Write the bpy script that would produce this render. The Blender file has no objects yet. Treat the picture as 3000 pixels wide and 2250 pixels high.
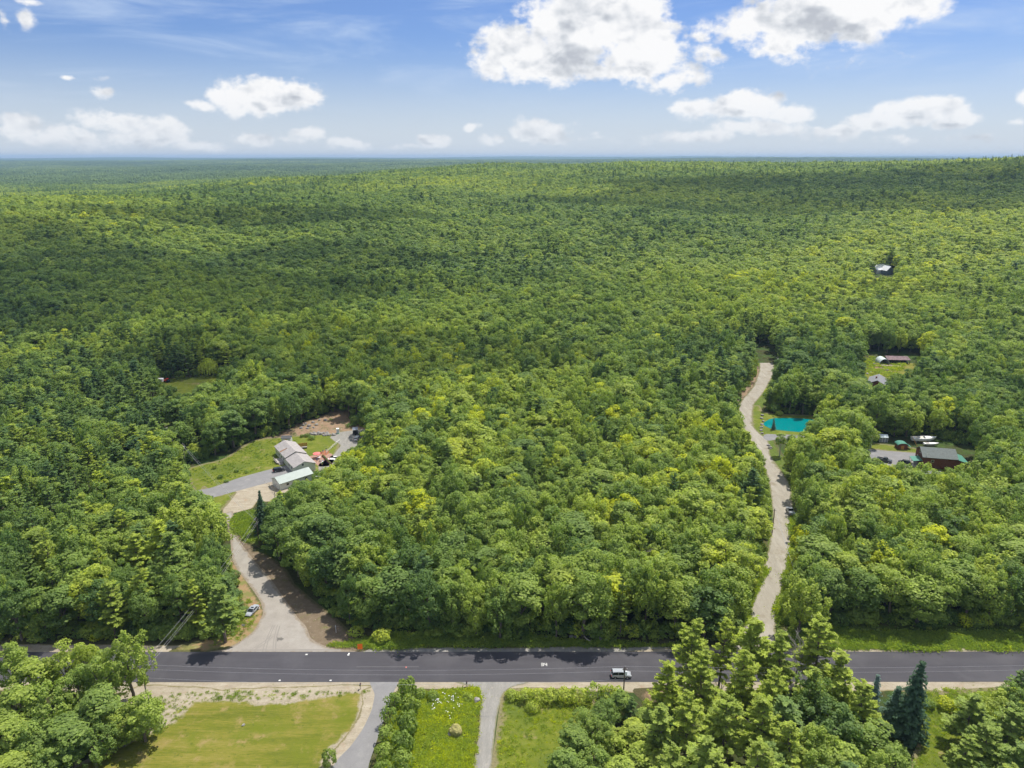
import bpy, math, random
import numpy as np
from mathutils import Vector, Matrix
from mathutils.geometry import tessellate_polygon

SC = bpy.context.scene
COL = SC.collection
R = math.radians
# ---------------------------------------------------------------- camera
CAM_H = 118.0
PITCH = 17.31
FPX = 727.0
cam_d = bpy.data.cameras.new("camera")
cam = bpy.data.objects.new("camera", cam_d)
COL.objects.link(cam)
cam.location = (0, 0, CAM_H)
cam.rotation_euler = (R(90 - PITCH), 0, 0)
cam_d.sensor_width = 36.0
cam_d.lens = FPX / 1024 * 36
cam_d.clip_start = 1.0
cam_d.clip_end = 90000
SC.camera = cam
SC.render.resolution_x, SC.render.resolution_y = 1024, 768
SC.view_settings.view_transform = 'Standard'
SC.view_settings.look = 'None'
SC.view_settings.exposure = 0.6
SC.view_settings.gamma = 1.0
cy = SC.cycles
cy.max_bounces = 6
cy.diffuse_bounces = 4
cy.glossy_bounces = 2
cy.transmission_bounces = 4
cy.transparent_max_bounces = 6
cy.volume_bounces = 0
cy.use_denoising = True
cy.use_adaptive_sampling = True
cy.adaptive_threshold = 0.02

# ---------------------------------------------------------------- sun and sky
SKY = 0.055
SUN_EL = 62.0
SUN_AZ = 38.5          # clockwise from +Y towards +X
sd = Vector((math.sin(R(SUN_AZ)) * math.cos(R(SUN_EL)), math.cos(R(SUN_AZ)) * math.cos(R(SUN_EL)), math.sin(R(SUN_EL))))
sun_d = bpy.data.lights.new("sun", 'SUN')
sun_d.energy = 3.8
sun_d.angle = R(0.5)
sun_d.color = (1.0, 0.95, 0.87)
sun = bpy.data.objects.new("sun", sun_d)
COL.objects.link(sun)
sun.rotation_euler = (-sd).to_track_quat('-Z', 'Y').to_euler()
sun.location = (0, 0, 400)

PH = 1024.0 / 2212.0      # the measured photograph is 2212 px wide
_cp, _sp = math.cos(R(PITCH)), math.sin(R(PITCH))


def ray(X, Y):
    rx, ry = (X * PH - 512) / FPX, (384 - Y * PH) / FPX
    return np.array([rx, _cp + ry * _sp, -_sp + ry * _cp])


def G(X, Y, z=0.0):
    """the place in the world that the photograph shows at X, Y, at height z"""
    d = ray(X, Y)
    t = (z - CAM_H) / d[2]
    return Vector((d[0] * t, d[1] * t, z))


def proj(p):
    """world points (n,3) -> photograph X, Y and distance along the view"""
    p = np.atleast_2d(np.asarray(p, float))
    q = p - np.array([0, 0, CAM_H])
    zc = q[:, 1] * _cp - q[:, 2] * _sp
    yc = q[:, 1] * _sp + q[:, 2] * _cp
    zc = np.maximum(zc, 1e-3)
    return (q[:, 0] / zc * FPX + 512) / PH, (384 - yc / zc * FPX) / PH, zc


# ---------------------------------------------------------------- node helpers
class N:
    """tiny wrapper for building node trees"""
    def __init__(s, tree):
        s.t = tree; s.x = 0

    def node(s, typ, **kw):
        n = s.t.nodes.new(typ); s.x += 1; n.location = (s.x * 30, 0)
        for k, v in kw.items():
            setattr(n, k, v)
        return n

    def put(s, sock, v):
        if isinstance(v, bpy.types.NodeSocket):
            s.t.links.new(v, sock)
        elif v is not None:
            sock.default_value = v

    def math(s, op, a, b=None, c=None, clamp=False):
        n = s.node('ShaderNodeMath', operation=op, use_clamp=clamp)
        s.put(n.inputs[0], a); s.put(n.inputs[1], b)
        if c is not None: s.put(n.inputs[2], c)
        return n.outputs[0]

    def vec(s, op, a, b=None):
        n = s.node('ShaderNodeVectorMath', operation=op)
        s.put(n.inputs[0], a)
        if b is not None: s.put(n.inputs[1], b)
        return n.outputs['Value'] if op in ('LENGTH', 'DOT_PRODUCT', 'DISTANCE') else n.outputs[0]

    def noise(s, vec, scale, detail=4, rough=0.55, dist=0.0, dims='3D', w=None):
        n = s.node('ShaderNodeTexNoise', noise_dimensions=dims)
        s.put(n.inputs['Vector'], vec)
        n.inputs['Scale'].default_value = scale
        n.inputs['Detail'].default_value = detail
        n.inputs['Roughness'].default_value = rough
        n.inputs['Distortion'].default_value = dist
        return n.outputs[0]

    def smooth(s, v, a, b, to0=0.0, to1=1.0):
        n = s.node('ShaderNodeMapRange', interpolation_type='SMOOTHSTEP')
        s.put(n.inputs[0], v)
        for i, q in enumerate((a, b, to0, to1)):
            s.put(n.inputs[i + 1], q)
        return n.outputs[0]

    def ramp(s, v, stops):
        n = s.node('ShaderNodeValToRGB')
        e = n.color_ramp.elements
        while len(e) < len(stops): e.new(0.5)
        for q, (p, c) in zip(e, stops):
            q.position = p; q.color = (*c, 1)
        s.put(n.inputs[0], v)
        return n.outputs[0]

    def mix(s, f, a, b, blend='MIX'):
        n = s.node('ShaderNodeMix', data_type='RGBA', blend_type=blend)
        s.put(n.inputs[0], f)
        s.put(n.inputs[6], a if isinstance(a, bpy.types.NodeSocket) else (*a, 1))
        s.put(n.inputs[7], b if isinstance(b, bpy.types.NodeSocket) else (*b, 1))
        return n.outputs[2]

    def mul(s, col, f):
        n = s.node('ShaderNodeVectorMath', operation='SCALE')
        s.put(n.inputs[0], col); s.put(n.inputs[3], f)
        return n.outputs[0]


# ---------------------------------------------------------------- sky with its clouds
world = bpy.data.worlds.new("World")
SC.world = world
world.use_nodes = True
wt = world.node_tree
wt.nodes.clear()
w = N(wt)
sky = w.node('ShaderNodeTexSky', sky_type='NISHITA', sun_disc=False)
sky.sun_elevation = R(SUN_EL)
sky.sun_rotation = R(SUN_AZ)
sky.altitude = 150
sky.air_density = 1.0
sky.dust_density = 0.6
sky.ozone_density = 2.5
tc = w.node('ShaderNodeTexCoord')
dirv = tc.outputs['Generated']
sx = w.node('ShaderNodeSeparateXYZ'); w.put(sx.inputs[0], dirv)
az = w.math('ARCTAN2', sx.outputs[0], sx.outputs[1])
el = w.math('ARCSINE', sx.outputs[2])
cxy = w.node('ShaderNodeCombineXYZ'); w.put(cxy.inputs[0], az); w.put(cxy.inputs[1], el)
P0 = cxy.outputs[0]
# the edge wanders
warp = w.node('ShaderNodeTexNoise'); w.put(warp.inputs['Vector'], P0)
warp.inputs['Scale'].default_value = 16; warp.inputs['Detail'].default_value = 3
wv = w.vec('SUBTRACT', warp.outputs['Color'], (0.5, 0.5, 0.5))
P1 = w.vec('ADD', P0, w.vec('MULTIPLY', wv, (0.035, 0.022, 0)))
# cumulus: (X, Y, half width, half height, weight) in photograph pixels
CLOUDS = [
    (1130, 110, 110, 62, 1.0), (1250, 60, 130, 90, 1.15), (1330, 45, 110, 85, 1.1), (1380, 110, 120, 65, 1.0), (1180, 140, 130, 42, .8),
    (1450, 178, 75, 26, .8), (1070, 130, 60, 45, .8),
    (1600, 60, 80, 42, .7), (1720, 55, 120, 60, 1.0), (1850, 25, 130, 50, 1.05), (1950, 8, 100, 36, .9), (1700, 90, 70, 30, .8),
    (1545, 115, 60, 24, .5), (1810, 145, 50, 18, .38), (1960, 118, 40, 14, .3),
    (560, 205, 105, 42, 1.0), (640, 200, 60, 25, .9), (500, 190, 45, 25, .7), (570, 235, 60, 16, .6), (437, 230, 32, 14, .62), (228, 200, 36, 15, .62), (150, 168, 14, 7, .5),
    (215, 172, 26, 8, .35), (62, 40, 14, 18, .35), (12, 38, 16, 22, .35), (60, 8, 30, 8, .5),
    (40, 275, 55, 26, 0.9), (250, 262, 85, 22, .75), (350, 290, 75, 28, 0.9), (180, 300, 120, 26, 0.6075), (540, 300, 50, 17, 0.675),
    (660, 288, 48, 17, 0.6075), (760, 310, 55, 14, 0.6075), (935, 303, 40, 17, 0.837), (1027, 273, 20, 9, 0.675), (1170, 285, 85, 30, 0.837), (1075, 300, 30, 14, 0.54),
    (1510, 240, 65, 24, .8), (1620, 230, 90, 32, .95), (1720, 245, 70, 26, .8), (1640, 275, 110, 18, 0.6075), (1500, 295, 110, 15, 0.54),
    (1990, 240, 90, 28, .95), (1900, 265, 80, 24, .75), (1800, 285, 90, 18, 0.7425), (2060, 262, 50, 18, 0.9), (2205, 215, 14, 16, .5), (2190, 262, 30, 10, 0.6075),
    (1950, 300, 80, 14, 0.4725), (90, 300, 90, 16, 0.54), (1290, 300, 60, 10, 0.405), (2110, 300, 60, 12, 0.405), (420, 315, 100, 12, 0.405), (860, 315, 70, 9, 0.3375),
    (1350, 150, 160, 26, .8), (1510, 75, 40, 26, .35), (1300, 10, 90, 30, .9), (1780, 0, 160, 30, .8),
]
f = None; f2 = None
for X, Y, hw, hh, wt_ in CLOUDS:
    c = ray(X, Y); c = c / np.linalg.norm(c)
    az0, el0 = math.atan2(c[0], c[1]), math.asin(c[2])
    k = PH / FPX * (1.0 if abs(X - 1106) < 600 else 0.86)
    inv = (1 / (hw * k * 1.12), 1 / (hh * PH / FPX * 1.12), 0)
    q = w.vec('MULTIPLY', w.vec('SUBTRACT', P1, (az0, el0, 0)), inv)
    l = w.math('MULTIPLY_ADD', w.vec('LENGTH', q), -wt_, wt_)
    f = l if f is None else w.math('MAXIMUM', f, l)
    l2 = w.math('MULTIPLY_ADD', w.vec('LENGTH', w.vec('ADD', q, (0.12, 0.42, 0))), -wt_, wt_)
    f2 = l2 if f2 is None else w.math('MAXIMUM', f2, l2)
SUNSHIFT = (0.016, 0.032, 0)
Pn = w.vec('MULTIPLY', P0, (1.0, 1.35, 1))
n1 = w.noise(Pn, 20, 12, 0.56)
n1b = w.noise(w.vec('ADD', Pn, SUNSHIFT), 12, 3, 0.5)
n1a = w.noise(Pn, 12, 3, 0.5)
m1 = w.noise(Pn, 75, 6, 0.55)
m3 = w.noise(Pn, 42, 5, 0.5)
m2 = w.noise(w.vec('ADD', Pn, (0.005, 0.010, 0)), 42, 5, 0.5)
dens = w.math('MULTIPLY_ADD', w.math('SUBTRACT', n1, 0.5), 1.55, f)
dens = w.math('MULTIPLY_ADD', w.math('SUBTRACT', m1, 0.5), 0.55, dens)
dens = w.math('ADD', dens, -0.10)
inside = w.smooth(f, -0.25, 0.18)
alpha = w.math('MULTIPLY', w.smooth(dens, -0.04, 0.34), inside)
relief = w.math('MULTIPLY', w.math('SUBTRACT', n1a, n1b), 2.3)
relief = w.math('MULTIPLY_ADD', w.math('SUBTRACT', m3, m2), 1.3, relief)
low = w.noise(w.vec('ADD', Pn, (0.3, 0.1, 0)), 13, 4, 0.5)
under = w.smooth(w.math('SUBTRACT', f2, f), -0.10, 0.22)
thick = w.math('MULTIPLY', w.smooth(dens, 0.15, 0.9), w.math('MAXIMUM', w.math('MULTIPLY', under, w.smooth(low, 0.30, 0.55, 0.35, 1.0)), w.math('MULTIPLY', w.smooth(low, 0.46, 0.62), 0.75)))
bright = w.math('ADD', 0.90, w.math('SUBTRACT', relief, w.math('MULTIPLY', thick, 0.80)), clamp=True)
cloudcol = w.ramp(bright, [(0.0, (0.35, 0.37, 0.41)), (0.4, (0.46, 0.48, 0.51)), (0.65, (0.56, 0.57, 0.59)), (0.92, (0.645, 0.645, 0.65))])
# thin high cirrus
cir = w.noise(w.vec('MULTIPLY', P0, (2.2, 13, 1)), 1.6, 7, 0.6, 0.6)
cir = w.math('MULTIPLY', w.smooth(cir, 0.45, 0.78), w.smooth(el, 0.02, 0.12))
skyc = w.vec('MULTIPLY', w.mul(sky.outputs[0], SKY), (0.78, 0.94, 1.34))
skyc = w.mix(w.math('MULTIPLY', cir, 0.62), skyc, (0.42, 0.50, 0.62))
hz = w.smooth(el, -0.01, 0.15, 0.78, 0.0)
skyc = w.mix(hz, skyc, (0.50, 0.54, 0.59))
fade = w.smooth(el, 0.0, 0.08, 0.62, 1.0)
skyc = w.mix(w.math('MULTIPLY', alpha, fade), skyc, cloudcol)
# invented bright cumulus in the unseen sky above the view, added for fill light
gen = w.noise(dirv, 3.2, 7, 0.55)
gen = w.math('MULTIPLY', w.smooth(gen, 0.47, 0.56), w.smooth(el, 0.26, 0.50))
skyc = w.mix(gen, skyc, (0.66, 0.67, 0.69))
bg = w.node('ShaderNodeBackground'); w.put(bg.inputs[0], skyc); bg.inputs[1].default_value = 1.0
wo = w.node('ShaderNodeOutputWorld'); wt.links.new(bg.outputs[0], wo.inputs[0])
world.cycles.sampling_method = 'MANUAL'
world.cycles.sample_map_resolution = 512

# ---------------------------------------------------------------- object helpers
def props(o, label=None, cat=None, group=None, kind=None):
    if label: o["label"] = label
    if cat: o["category"] = cat
    if group: o["group"] = group
    if kind: o["kind"] = kind
    return o


def empty(name, loc=(0, 0, 0), rz=0.0, **kw):
    o = bpy.data.objects.new(name, None)
    COL.objects.link(o)
    o.location = loc
    o.rotation_euler = (0, 0, rz)
    o.empty_display_size = 0.3
    return props(o, **kw)


class MB:
    """collects shapes; build() links them as one mesh object"""
    def __init__(s):
        s.v = []; s.f = []; s.mi = []

    def add(s, vs, fs, mi=0):
        b = len(s.v)
        s.v += [tuple(p) for p in vs]
        s.f += [tuple(b + i for i in q) for q in fs]
        s.mi += [mi] * len(fs)
        return s

    def box(s, x0, x1, y0, y1, z0, z1, mi=0, rz=0, c=None):
        vs = [(x, y, z) for z in (z0, z1) for y in (y0, y1) for x in (x0, x1)]
        if rz:
            cx, cyy = c or ((x0 + x1) / 2, (y0 + y1) / 2)
            ca, sa = math.cos(rz), math.sin(rz)
            vs = [(cx + (x - cx) * ca - (y - cyy) * sa, cyy + (x - cx) * sa + (y - cyy) * ca, z) for x, y, z in vs]
        return s.add(vs, [(0, 2, 3, 1), (4, 5, 7, 6), (0, 1, 5, 4), (1, 3, 7, 5), (3, 2, 6, 7), (2, 0, 4, 6)], mi)

    def tube(s, pts, rad, n=8, mi=0, cap=True):
        pts = [Vector(p) for p in pts]
        if not hasattr(rad, '__len__'): rad = [rad] * len(pts)
        vs = []; m = len(pts)
        for i, p in enumerate(pts):
            d = (pts[min(i + 1, m - 1)] - pts[max(i - 1, 0)])
            d = d.normalized() if d.length > 1e-9 else Vector((0, 0, 1))
            a = d.cross(Vector((0, 0, 1)) if abs(d.z) < 0.9 else Vector((1, 0, 0))).normalized()
            b = d.cross(a)
            for k in range(n):
                t = 2 * math.pi * k / n
                vs.append(p + (a * math.cos(t) + b * math.sin(t)) * rad[i])
        fs = [(i * n + k, i * n + (k + 1) % n, (i + 1) * n + (k + 1) % n, (i + 1) * n + k) for i in range(m - 1) for k in range(n)]
        if cap:
            fs += [tuple(range(n - 1, -1, -1)), tuple((m - 1) * n + k for k in range(n))]
        return s.add(vs, fs, mi)

    def prism(s, prof, x0, x1, mi=0, axis='x'):
        """profile in (y,z) extruded along x (or (x,z) along y, or (x,y) along z)"""
        n = len(prof)
        if axis == 'x': vs = [(x0, a, b) for a, b in prof] + [(x1, a, b) for a, b in prof]
        elif axis == 'y': vs = [(a, x0, b) for a, b in prof] + [(a, x1, b) for a, b in prof]
        else: vs = [(a, b, x0) for a, b in prof] + [(a, b, x1) for a, b in prof]
        fs = [(k, (k + 1) % n, n + (k + 1) % n, n + k) for k in range(n)] + [tuple(range(n - 1, -1, -1)), tuple(range(n, 2 * n))]
        return s.add(vs, fs, mi)

    def slab(s, a, b, c, d, t, mi=0):
        """a sheet with corners a b c d and thickness t"""
        a, b, c, d = map(Vector, (a, b, c, d))
        nn = (b - a).cross(d - a).normalized() * t
        return s.add([a, b, c, d, a - nn, b - nn, c - nn, d - nn], [(0, 1, 2, 3), (7, 6, 5, 4), (0, 4, 5, 1), (1, 5, 6, 2), (2, 6, 7, 3), (3, 7, 4, 0)], mi)

    def rock(s, c, r, rng, mi=0, n=3):
        v, f_ = ICO[n]
        q = v.copy()
        a = rng.normal(size=(4, 3)); ph = rng.uniform(0, 6, 4)
        dsp = sum(np.sin(v @ a[i] * 2.2 + ph[i]) for i in range(4)) * 0.09 + rng.normal(size=len(v)) * 0.04
        q = q * (1 + dsp[:, None]) * np.array(r)
        q[:, 2] = np.maximum(q[:, 2], -0.25 * r[2])
        return s.add(q + np.array(c), f_, mi)

    def build(s, name, mats, parent=None, smooth=False, bevel=0, **kw):
        me = bpy.data.meshes.new(name)
        me.from_pydata(s.v, [], s.f)
        if not isinstance(mats, (list, tuple)): mats = [mats]
        for m in mats: me.materials.append(m)
        if len(mats) > 1:
            me.polygons.foreach_set('material_index', s.mi)
        if smooth:
            me.polygons.foreach_set('use_smooth', [True] * len(me.polygons))
        me.update()
        import bmesh
        bm = bmesh.new(); bm.from_mesh(me); bmesh.ops.recalc_face_normals(bm, faces=bm.faces)
        if bevel:
            bmesh.ops.bevel(bm, geom=bm.edges[:], offset=bevel, segments=1, affect='EDGES', profile=0.5)
        bm.to_mesh(me); bm.free()
        o = bpy.data.objects.new(name, me)
        COL.objects.link(o)
        if parent: o.parent = parent
        return props(o, **kw)


def ico(sub):
    import bmesh
    bm = bmesh.new(); bmesh.ops.create_icosphere(bm, subdivisions=sub, radius=1)
    v = np.array([p.co for p in bm.verts]); f_ = [tuple(x.index for x in q.verts) for q in bm.faces]
    bm.free(); return v, f_


ICO = {n: ico(n) for n in (1, 2, 3, 4)}


def rawmesh(name, V, F, mats, attr=None, matidx=None):
    """quick mesh from numpy verts and equal sized faces"""
    me = bpy.data.meshes.new(name)
    k = F.shape[1]
    me.vertices.add(len(V)); me.vertices.foreach_set('co', V.astype(np.float32).ravel())
    me.loops.add(F.size); me.loops.foreach_set('vertex_index', F.astype(np.int32).ravel())
    me.polygons.add(len(F)); me.polygons.foreach_set('loop_start', np.arange(0, F.size, k, dtype=np.int32))
    for m in (mats if isinstance(mats, (list, tuple)) else [mats]): me.materials.append(m)
    if matidx is not None: me.polygons.foreach_set('material_index', matidx.astype(np.int32))
    if attr is not None:
        for nm, dom, a in attr:
            at = me.attributes.new(nm, 'FLOAT', dom); at.data.foreach_set('value', a.astype(np.float32))
    me.update(calc_edges=True)
    return me


def link(name, me, parent=None, **kw):
    o = bpy.data.objects.new(name, me); COL.objects.link(o)
    if parent: o.parent = parent
    return props(o, **kw)


# ---------------------------------------------------------------- materials
def mat(name, col=None, rough=0.8, spec=0.3, metal=0.0, noise=None, bump=None, coat=0.0):
    """plain surface with optional (scale, amount) mottling and bump"""
    m = bpy.data.materials.new(name); m.use_nodes = True
    n = N(m.node_tree)
    b = m.node_tree.nodes['Principled BSDF']
    c = (*col, 1)
    b.inputs['Roughness'].default_value = rough
    b.inputs['Specular IOR Level'].default_value = spec
    b.inputs['Metallic'].default_value = metal
    b.inputs['Coat Weight'].default_value = coat
    if noise:
        g = n.node('ShaderNodeNewGeometry')
        v = n.noise(g.outputs['Position'], noise[0], 6, 0.65)
        k = n.smooth(v, 0.3, 0.7, 1 - noise[1], 1 + noise[1])
        n.put(b.inputs['Base Color'], n.mul(c[:3], k))
    else:
        b.inputs['Base Color'].default_value = c
    if bump:
        g = n.node('ShaderNodeNewGeometry')
        v = n.noise(g.outputs['Position'], bump[0], 4, 0.6)
        bn = n.node('ShaderNodeBump'); bn.inputs['Strength'].default_value = 1; bn.inputs['Distance'].default_value = bump[1]
        n.put(bn.inputs['Height'], v); n.put(b.inputs['Normal'], bn.outputs[0])
    return m


def leafmat(name, stops, trans=0.28, bright=1.0, rough=0.6):
    m = bpy.data.materials.new(name); m.use_nodes = True
    t = m.node_tree; n = N(t); b = t.nodes['Principled BSDF']; out = t.nodes['Material Output']
    a = n.node('ShaderNodeAttribute', attribute_type='INSTANCER', attribute_name='tone')
    lf = n.node('ShaderNodeAttribute', attribute_type='GEOMETRY', attribute_name='leaf')
    g = n.node('ShaderNodeNewGeometry')
    nz = n.noise(g.outputs['Position'], 0.35, 3, 0.6)
    tt = n.math('ADD', a.outputs['Fac'], n.math('MULTIPLY', n.math('SUBTRACT', nz, 0.5), 0.28))
    tt = n.math('ADD', tt, n.math('MULTIPLY', n.math('SUBTRACT', lf.outputs['Fac'], 0.5), 0.16), clamp=True)
    c = n.ramp(tt, stops)
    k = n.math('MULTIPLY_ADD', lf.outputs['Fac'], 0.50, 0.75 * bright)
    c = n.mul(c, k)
    n.put(b.inputs['Base Color'], c)
    b.inputs['Roughness'].default_value = rough
    b.inputs['Specular IOR Level'].default_value = 0.25
    tr = n.node('ShaderNodeBsdfTranslucent')
    n.put(tr.inputs[0], n.mix(1.0, c, (1.0, 1.05, 0.45), 'MULTIPLY'))
    mx = n.node('ShaderNodeMixShader'); mx.inputs[0].default_value = trans
    t.links.new(b.outputs[0], mx.inputs[1]); t.links.new(tr.outputs[0], mx.inputs[2])
    t.links.new(mx.outputs[0], out.inputs[0])
    return m


LEAF = leafmat("broadleaf_foliage", [(0.0, (0.130, 0.225, 0.068)), (0.35, (0.245, 0.350, 0.082)), (0.62, (0.370, 0.465, 0.092)), (0.82, (0.465, 0.54, 0.094)), (1.0, (0.62, 0.65, 0.035))], 0.52)
NEEDLE = leafmat("pine_needles", [(0.0, (0.10, 0.195, 0.09)), (0.45, (0.215, 0.315, 0.085)), (0.8, (0.41, 0.49, 0.080)), (1.0, (0.50, 0.57, 0.075))], 0.46)
SPRUCEM = leafmat("spruce_needles", [(0.0, (0.050, 0.10, 0.045)), (0.5, (0.085, 0.155, 0.08)), (1.0, (0.20, 0.29, 0.25))], 0.25)
BARK = mat("bark", (0.17, 0.135, 0.105), 0.9, noise=(3.0, 0.35))
BIRCHBARK = mat("birch_bark", (0.62, 0.60, 0.55), 0.8, noise=(5.0, 0.35))
DEADWOOD = mat("dead_wood", (0.42, 0.38, 0.34), 0.9, noise=(3.0, 0.25))

# ---------------------------------------------------------------- the lie of the land
TD = np.array([0, 420, 550, 700, 850, 1100, 1400, 1800, 2300, 3000, 4000, 6000, 9000, 14000, 22000.])
TU = np.array([-.8, -.55, -.3, 0, .3, .55, .8])
TZ = np.array([
    [0, 0, 0, 0, 0, 0, 0],
    [0, 0, 0, 0, 0, 0, 0],
    [9, 6, 4, 3, 3, 3, 5],
    [32, 24, 14, 10, 10, 12, 18],
    [54, 46, 34, 24, 23, 28, 38],
    [42, 44, 50, 42, 43, 56, 72],
    [27, 34, 50, 60, 68, 86, 115],
    [14, 22, 54, 80, 86, 91, 109],
    [8, 12, 40, 84, 88, 88, 90],
    [4, 8, 26, 62, 62, 66, 70],
    [4, 8, 22, 52, 50, 55, 60],
    [14, 22, 38, 62, 70, 74, 78],
    [60, 66, 76, 84, 86, 86, 86],
    [78, 80, 82, 84, 86, 88, 90],
    [105, 110, 118, 136, 142, 150, 146.]])


def smooth01(t):
    return t * t * (3 - 2 * t)


def height(x, y):
    x = np.asarray(x, float); y = np.asarray(y, float)
    yy = np.clip(y, 1, 21999)
    u = np.clip(x / np.maximum(yy, 200), -.7999, .7999)
    i = np.clip(np.searchsorted(TD, yy, 'right') - 1, 0, len(TD) - 2)
    j = np.clip(np.searchsorted(TU, u, 'right') - 1, 0, len(TU) - 2)
    a = (yy - TD[i]) / (TD[i + 1] - TD[i])
    b = smooth01((u - TU[j]) / (TU[j + 1] - TU[j]))
    z = (TZ[i, j] * (1 - a) + TZ[i + 1, j] * a) * (1 - b) + (TZ[i, j + 1] * (1 - a) + TZ[i + 1, j + 1] * a) * b
    amp = np.clip((yy - 430) / 500, 0, 1)
    z = z + amp * (2.6 * np.sin(x / 61 + 1.3 * np.sin(y / 93)) * np.sin(y / 77 + 0.8) + 3.2 * np.sin(x / 190 + y / 260 + 1) * np.sin(y / 170 - x / 400))
    amp2 = np.clip((yy - 2200) / 3000, 0, 1)
    z = z + amp2 * (9 * np.sin(x / 900 + 2 * np.sin(y / 1900)) * np.sin(y / 1300 + .4) + 7 * np.sin(x / 2300 + y / 1700))
    return z


def ground_mesh():
    ys = np.concatenate([[-900, -300, 40], np.arange(90, 420, 30), np.geomspace(420, 22000, 150)])
    us = np.linspace(-1.7, 1.7, 171)
    Y, U = np.meshgrid(ys, us, indexing='ij')
    X = U * (np.maximum(Y, 0) + 250)
    Z = height(X, Y)
    V = np.stack([X, Y, Z], -1).reshape(-1, 3)
    nu = len(us)
    i, j = np.meshgrid(np.arange(len(ys) - 1), np.arange(nu - 1), indexing='ij')
    a = (i * nu + j).ravel()
    return V, np.stack([a, a + 1, a + nu + 1, a + nu], 1)


def ground_mat():
    m = bpy.data.materials.new("forest_floor"); m.use_nodes = True
    n = N(m.node_tree); b = m.node_tree.nodes['Principled BSDF']
    g = n.node('ShaderNodeNewGeometry')
    p = g.outputs['Position']
    litter = n.ramp(n.noise(p, 1.3, 8, 0.7), [(0.3, (0.030, 0.026, 0.014)), (0.5, (0.055, 0.060, 0.022)), (0.7, (0.10, 0.082, 0.045))])
    green = n.ramp(n.noise(p, 0.22, 7, 0.65), [(0.3, (0.03, 0.06, 0.015)), (0.7, (0.075, 0.12, 0.025))])
    c = n.mix(n.smooth(n.noise(p, 0.10, 5, 0.6), 0.40, 0.6), litter, green)
    far = n.ramp(n.noise(p, 0.012, 8, 0.75), [(0.3, (0.03, 0.065, 0.022)), (0.55, (0.06, 0.11, 0.03)), (0.75, (0.10, 0.15, 0.04))])
    s = n.node('ShaderNodeSeparateXYZ'); n.put(s.inputs[0], p)
    c = n.mix(n.smooth(s.outputs[1], 1500, 4000), c, far)
    n.put(b.inputs['Base Color'], c)
    b.inputs['Roughness'].default_value = 0.95
    b.inputs['Specular IOR Level'].default_value = 0.1
    bp = n.node('ShaderNodeBump'); bp.inputs['Strength'].default_value = 1.0; bp.inputs['Distance'].default_value = 0.25
    n.put(bp.inputs['Height'], n.noise(p, 1.5, 6, 0.7)); n.put(b.inputs['Normal'], bp.outputs[0])
    return m


_V, _F = ground_mesh()
gme = rawmesh("ground", _V, _F, ground_mat())
gme.polygons.foreach_set('use_smooth', np.ones(len(gme.polygons), bool))
link("ground", gme, kind="structure")


def gmat(name, stops, scale, fine=2.5, stretch=(1, 1, 1), rot=0.0, patch=None, bump=0.05, rough=0.95, spots=None, border=None):
    """soils and paving: coarse mottling, fine grain, optional patches (scale, lo, hi, colour)"""
    m = bpy.data.materials.new(name); m.use_nodes = True
    n = N(m.node_tree); b = m.node_tree.nodes['Principled BSDF']
    g = n.node('ShaderNodeNewGeometry')
    mp = n.node('ShaderNodeMapping'); n.put(mp.inputs[0], g.outputs['Position'])
    mp.inputs['Rotation'].default_value = (0, 0, rot); mp.inputs['Scale'].default_value = stretch
    p = mp.outputs[0]
    v = n.math('MULTIPLY_ADD', n.noise(p, scale, 6, 0.62), 0.56, n.math('MULTIPLY', n.noise(p, fine, 5, 0.75), 0.44))
    c = n.ramp(v, stops)
    for pt in (patch or []):
        k = n.smooth(n.noise(g.outputs['Position'], pt[0], 6, 0.65), pt[1], pt[2])
        c = n.mix(k, c, pt[3])
    for sp in (spots or []):
        vo = n.node('ShaderNodeTexVoronoi'); vo.inputs['Scale'].default_value = sp[0]; n.put(vo.inputs['Vector'], g.outputs['Position'])
        k = n.smooth(vo.outputs['Distance'], sp[1], sp[1] * 0.5)
        gate = n.smooth(n.noise(g.outputs['Position'], sp[0] * 0.25, 2), 0.52, 0.56)
        c = n.mix(n.math('MULTIPLY', k, gate), c, sp[2])
    if border:
        ed = n.node('ShaderNodeAttribute', attribute_type='GEOMETRY', attribute_name='edge')
        for wd, fr, cc in border:
            q = n.math('MULTIPLY_ADD', n.math('SUBTRACT', n.noise(g.outputs['Position'], fr, 7, 0.68), 0.5), 3.0, n.math('DIVIDE', ed.outputs['Fac'], wd))
            gr = n.noise(g.outputs['Position'], 2.2, 4, 0.7)
            c = n.mix(n.smooth(q, 0.35, 1.15), n.mul(cc, n.smooth(gr, 0.3, 0.7, 0.78, 1.22)), c)
    n.put(b.inputs['Base Color'], c)
    b.inputs['Roughness'].default_value = rough
    b.inputs['Specular IOR Level'].default_value = 0.2
    m['bordered'] = bool(border)
    if bump:
        bp = n.node('ShaderNodeBump'); bp.inputs['Strength'].default_value = 1.0; bp.inputs['Distance'].default_value = bump
        n.put(bp.inputs['Height'], n.noise(g.outputs['Position'], fine * 1.5, 5, 0.7)); n.put(b.inputs['Normal'], bp.outputs[0])
    return m


RNG = np.random.default_rng(11)
LEVEL = [0.0]


def world_poly(pts, z=0.0):
    return [G(x, y, z) for x, y in pts]


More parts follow.
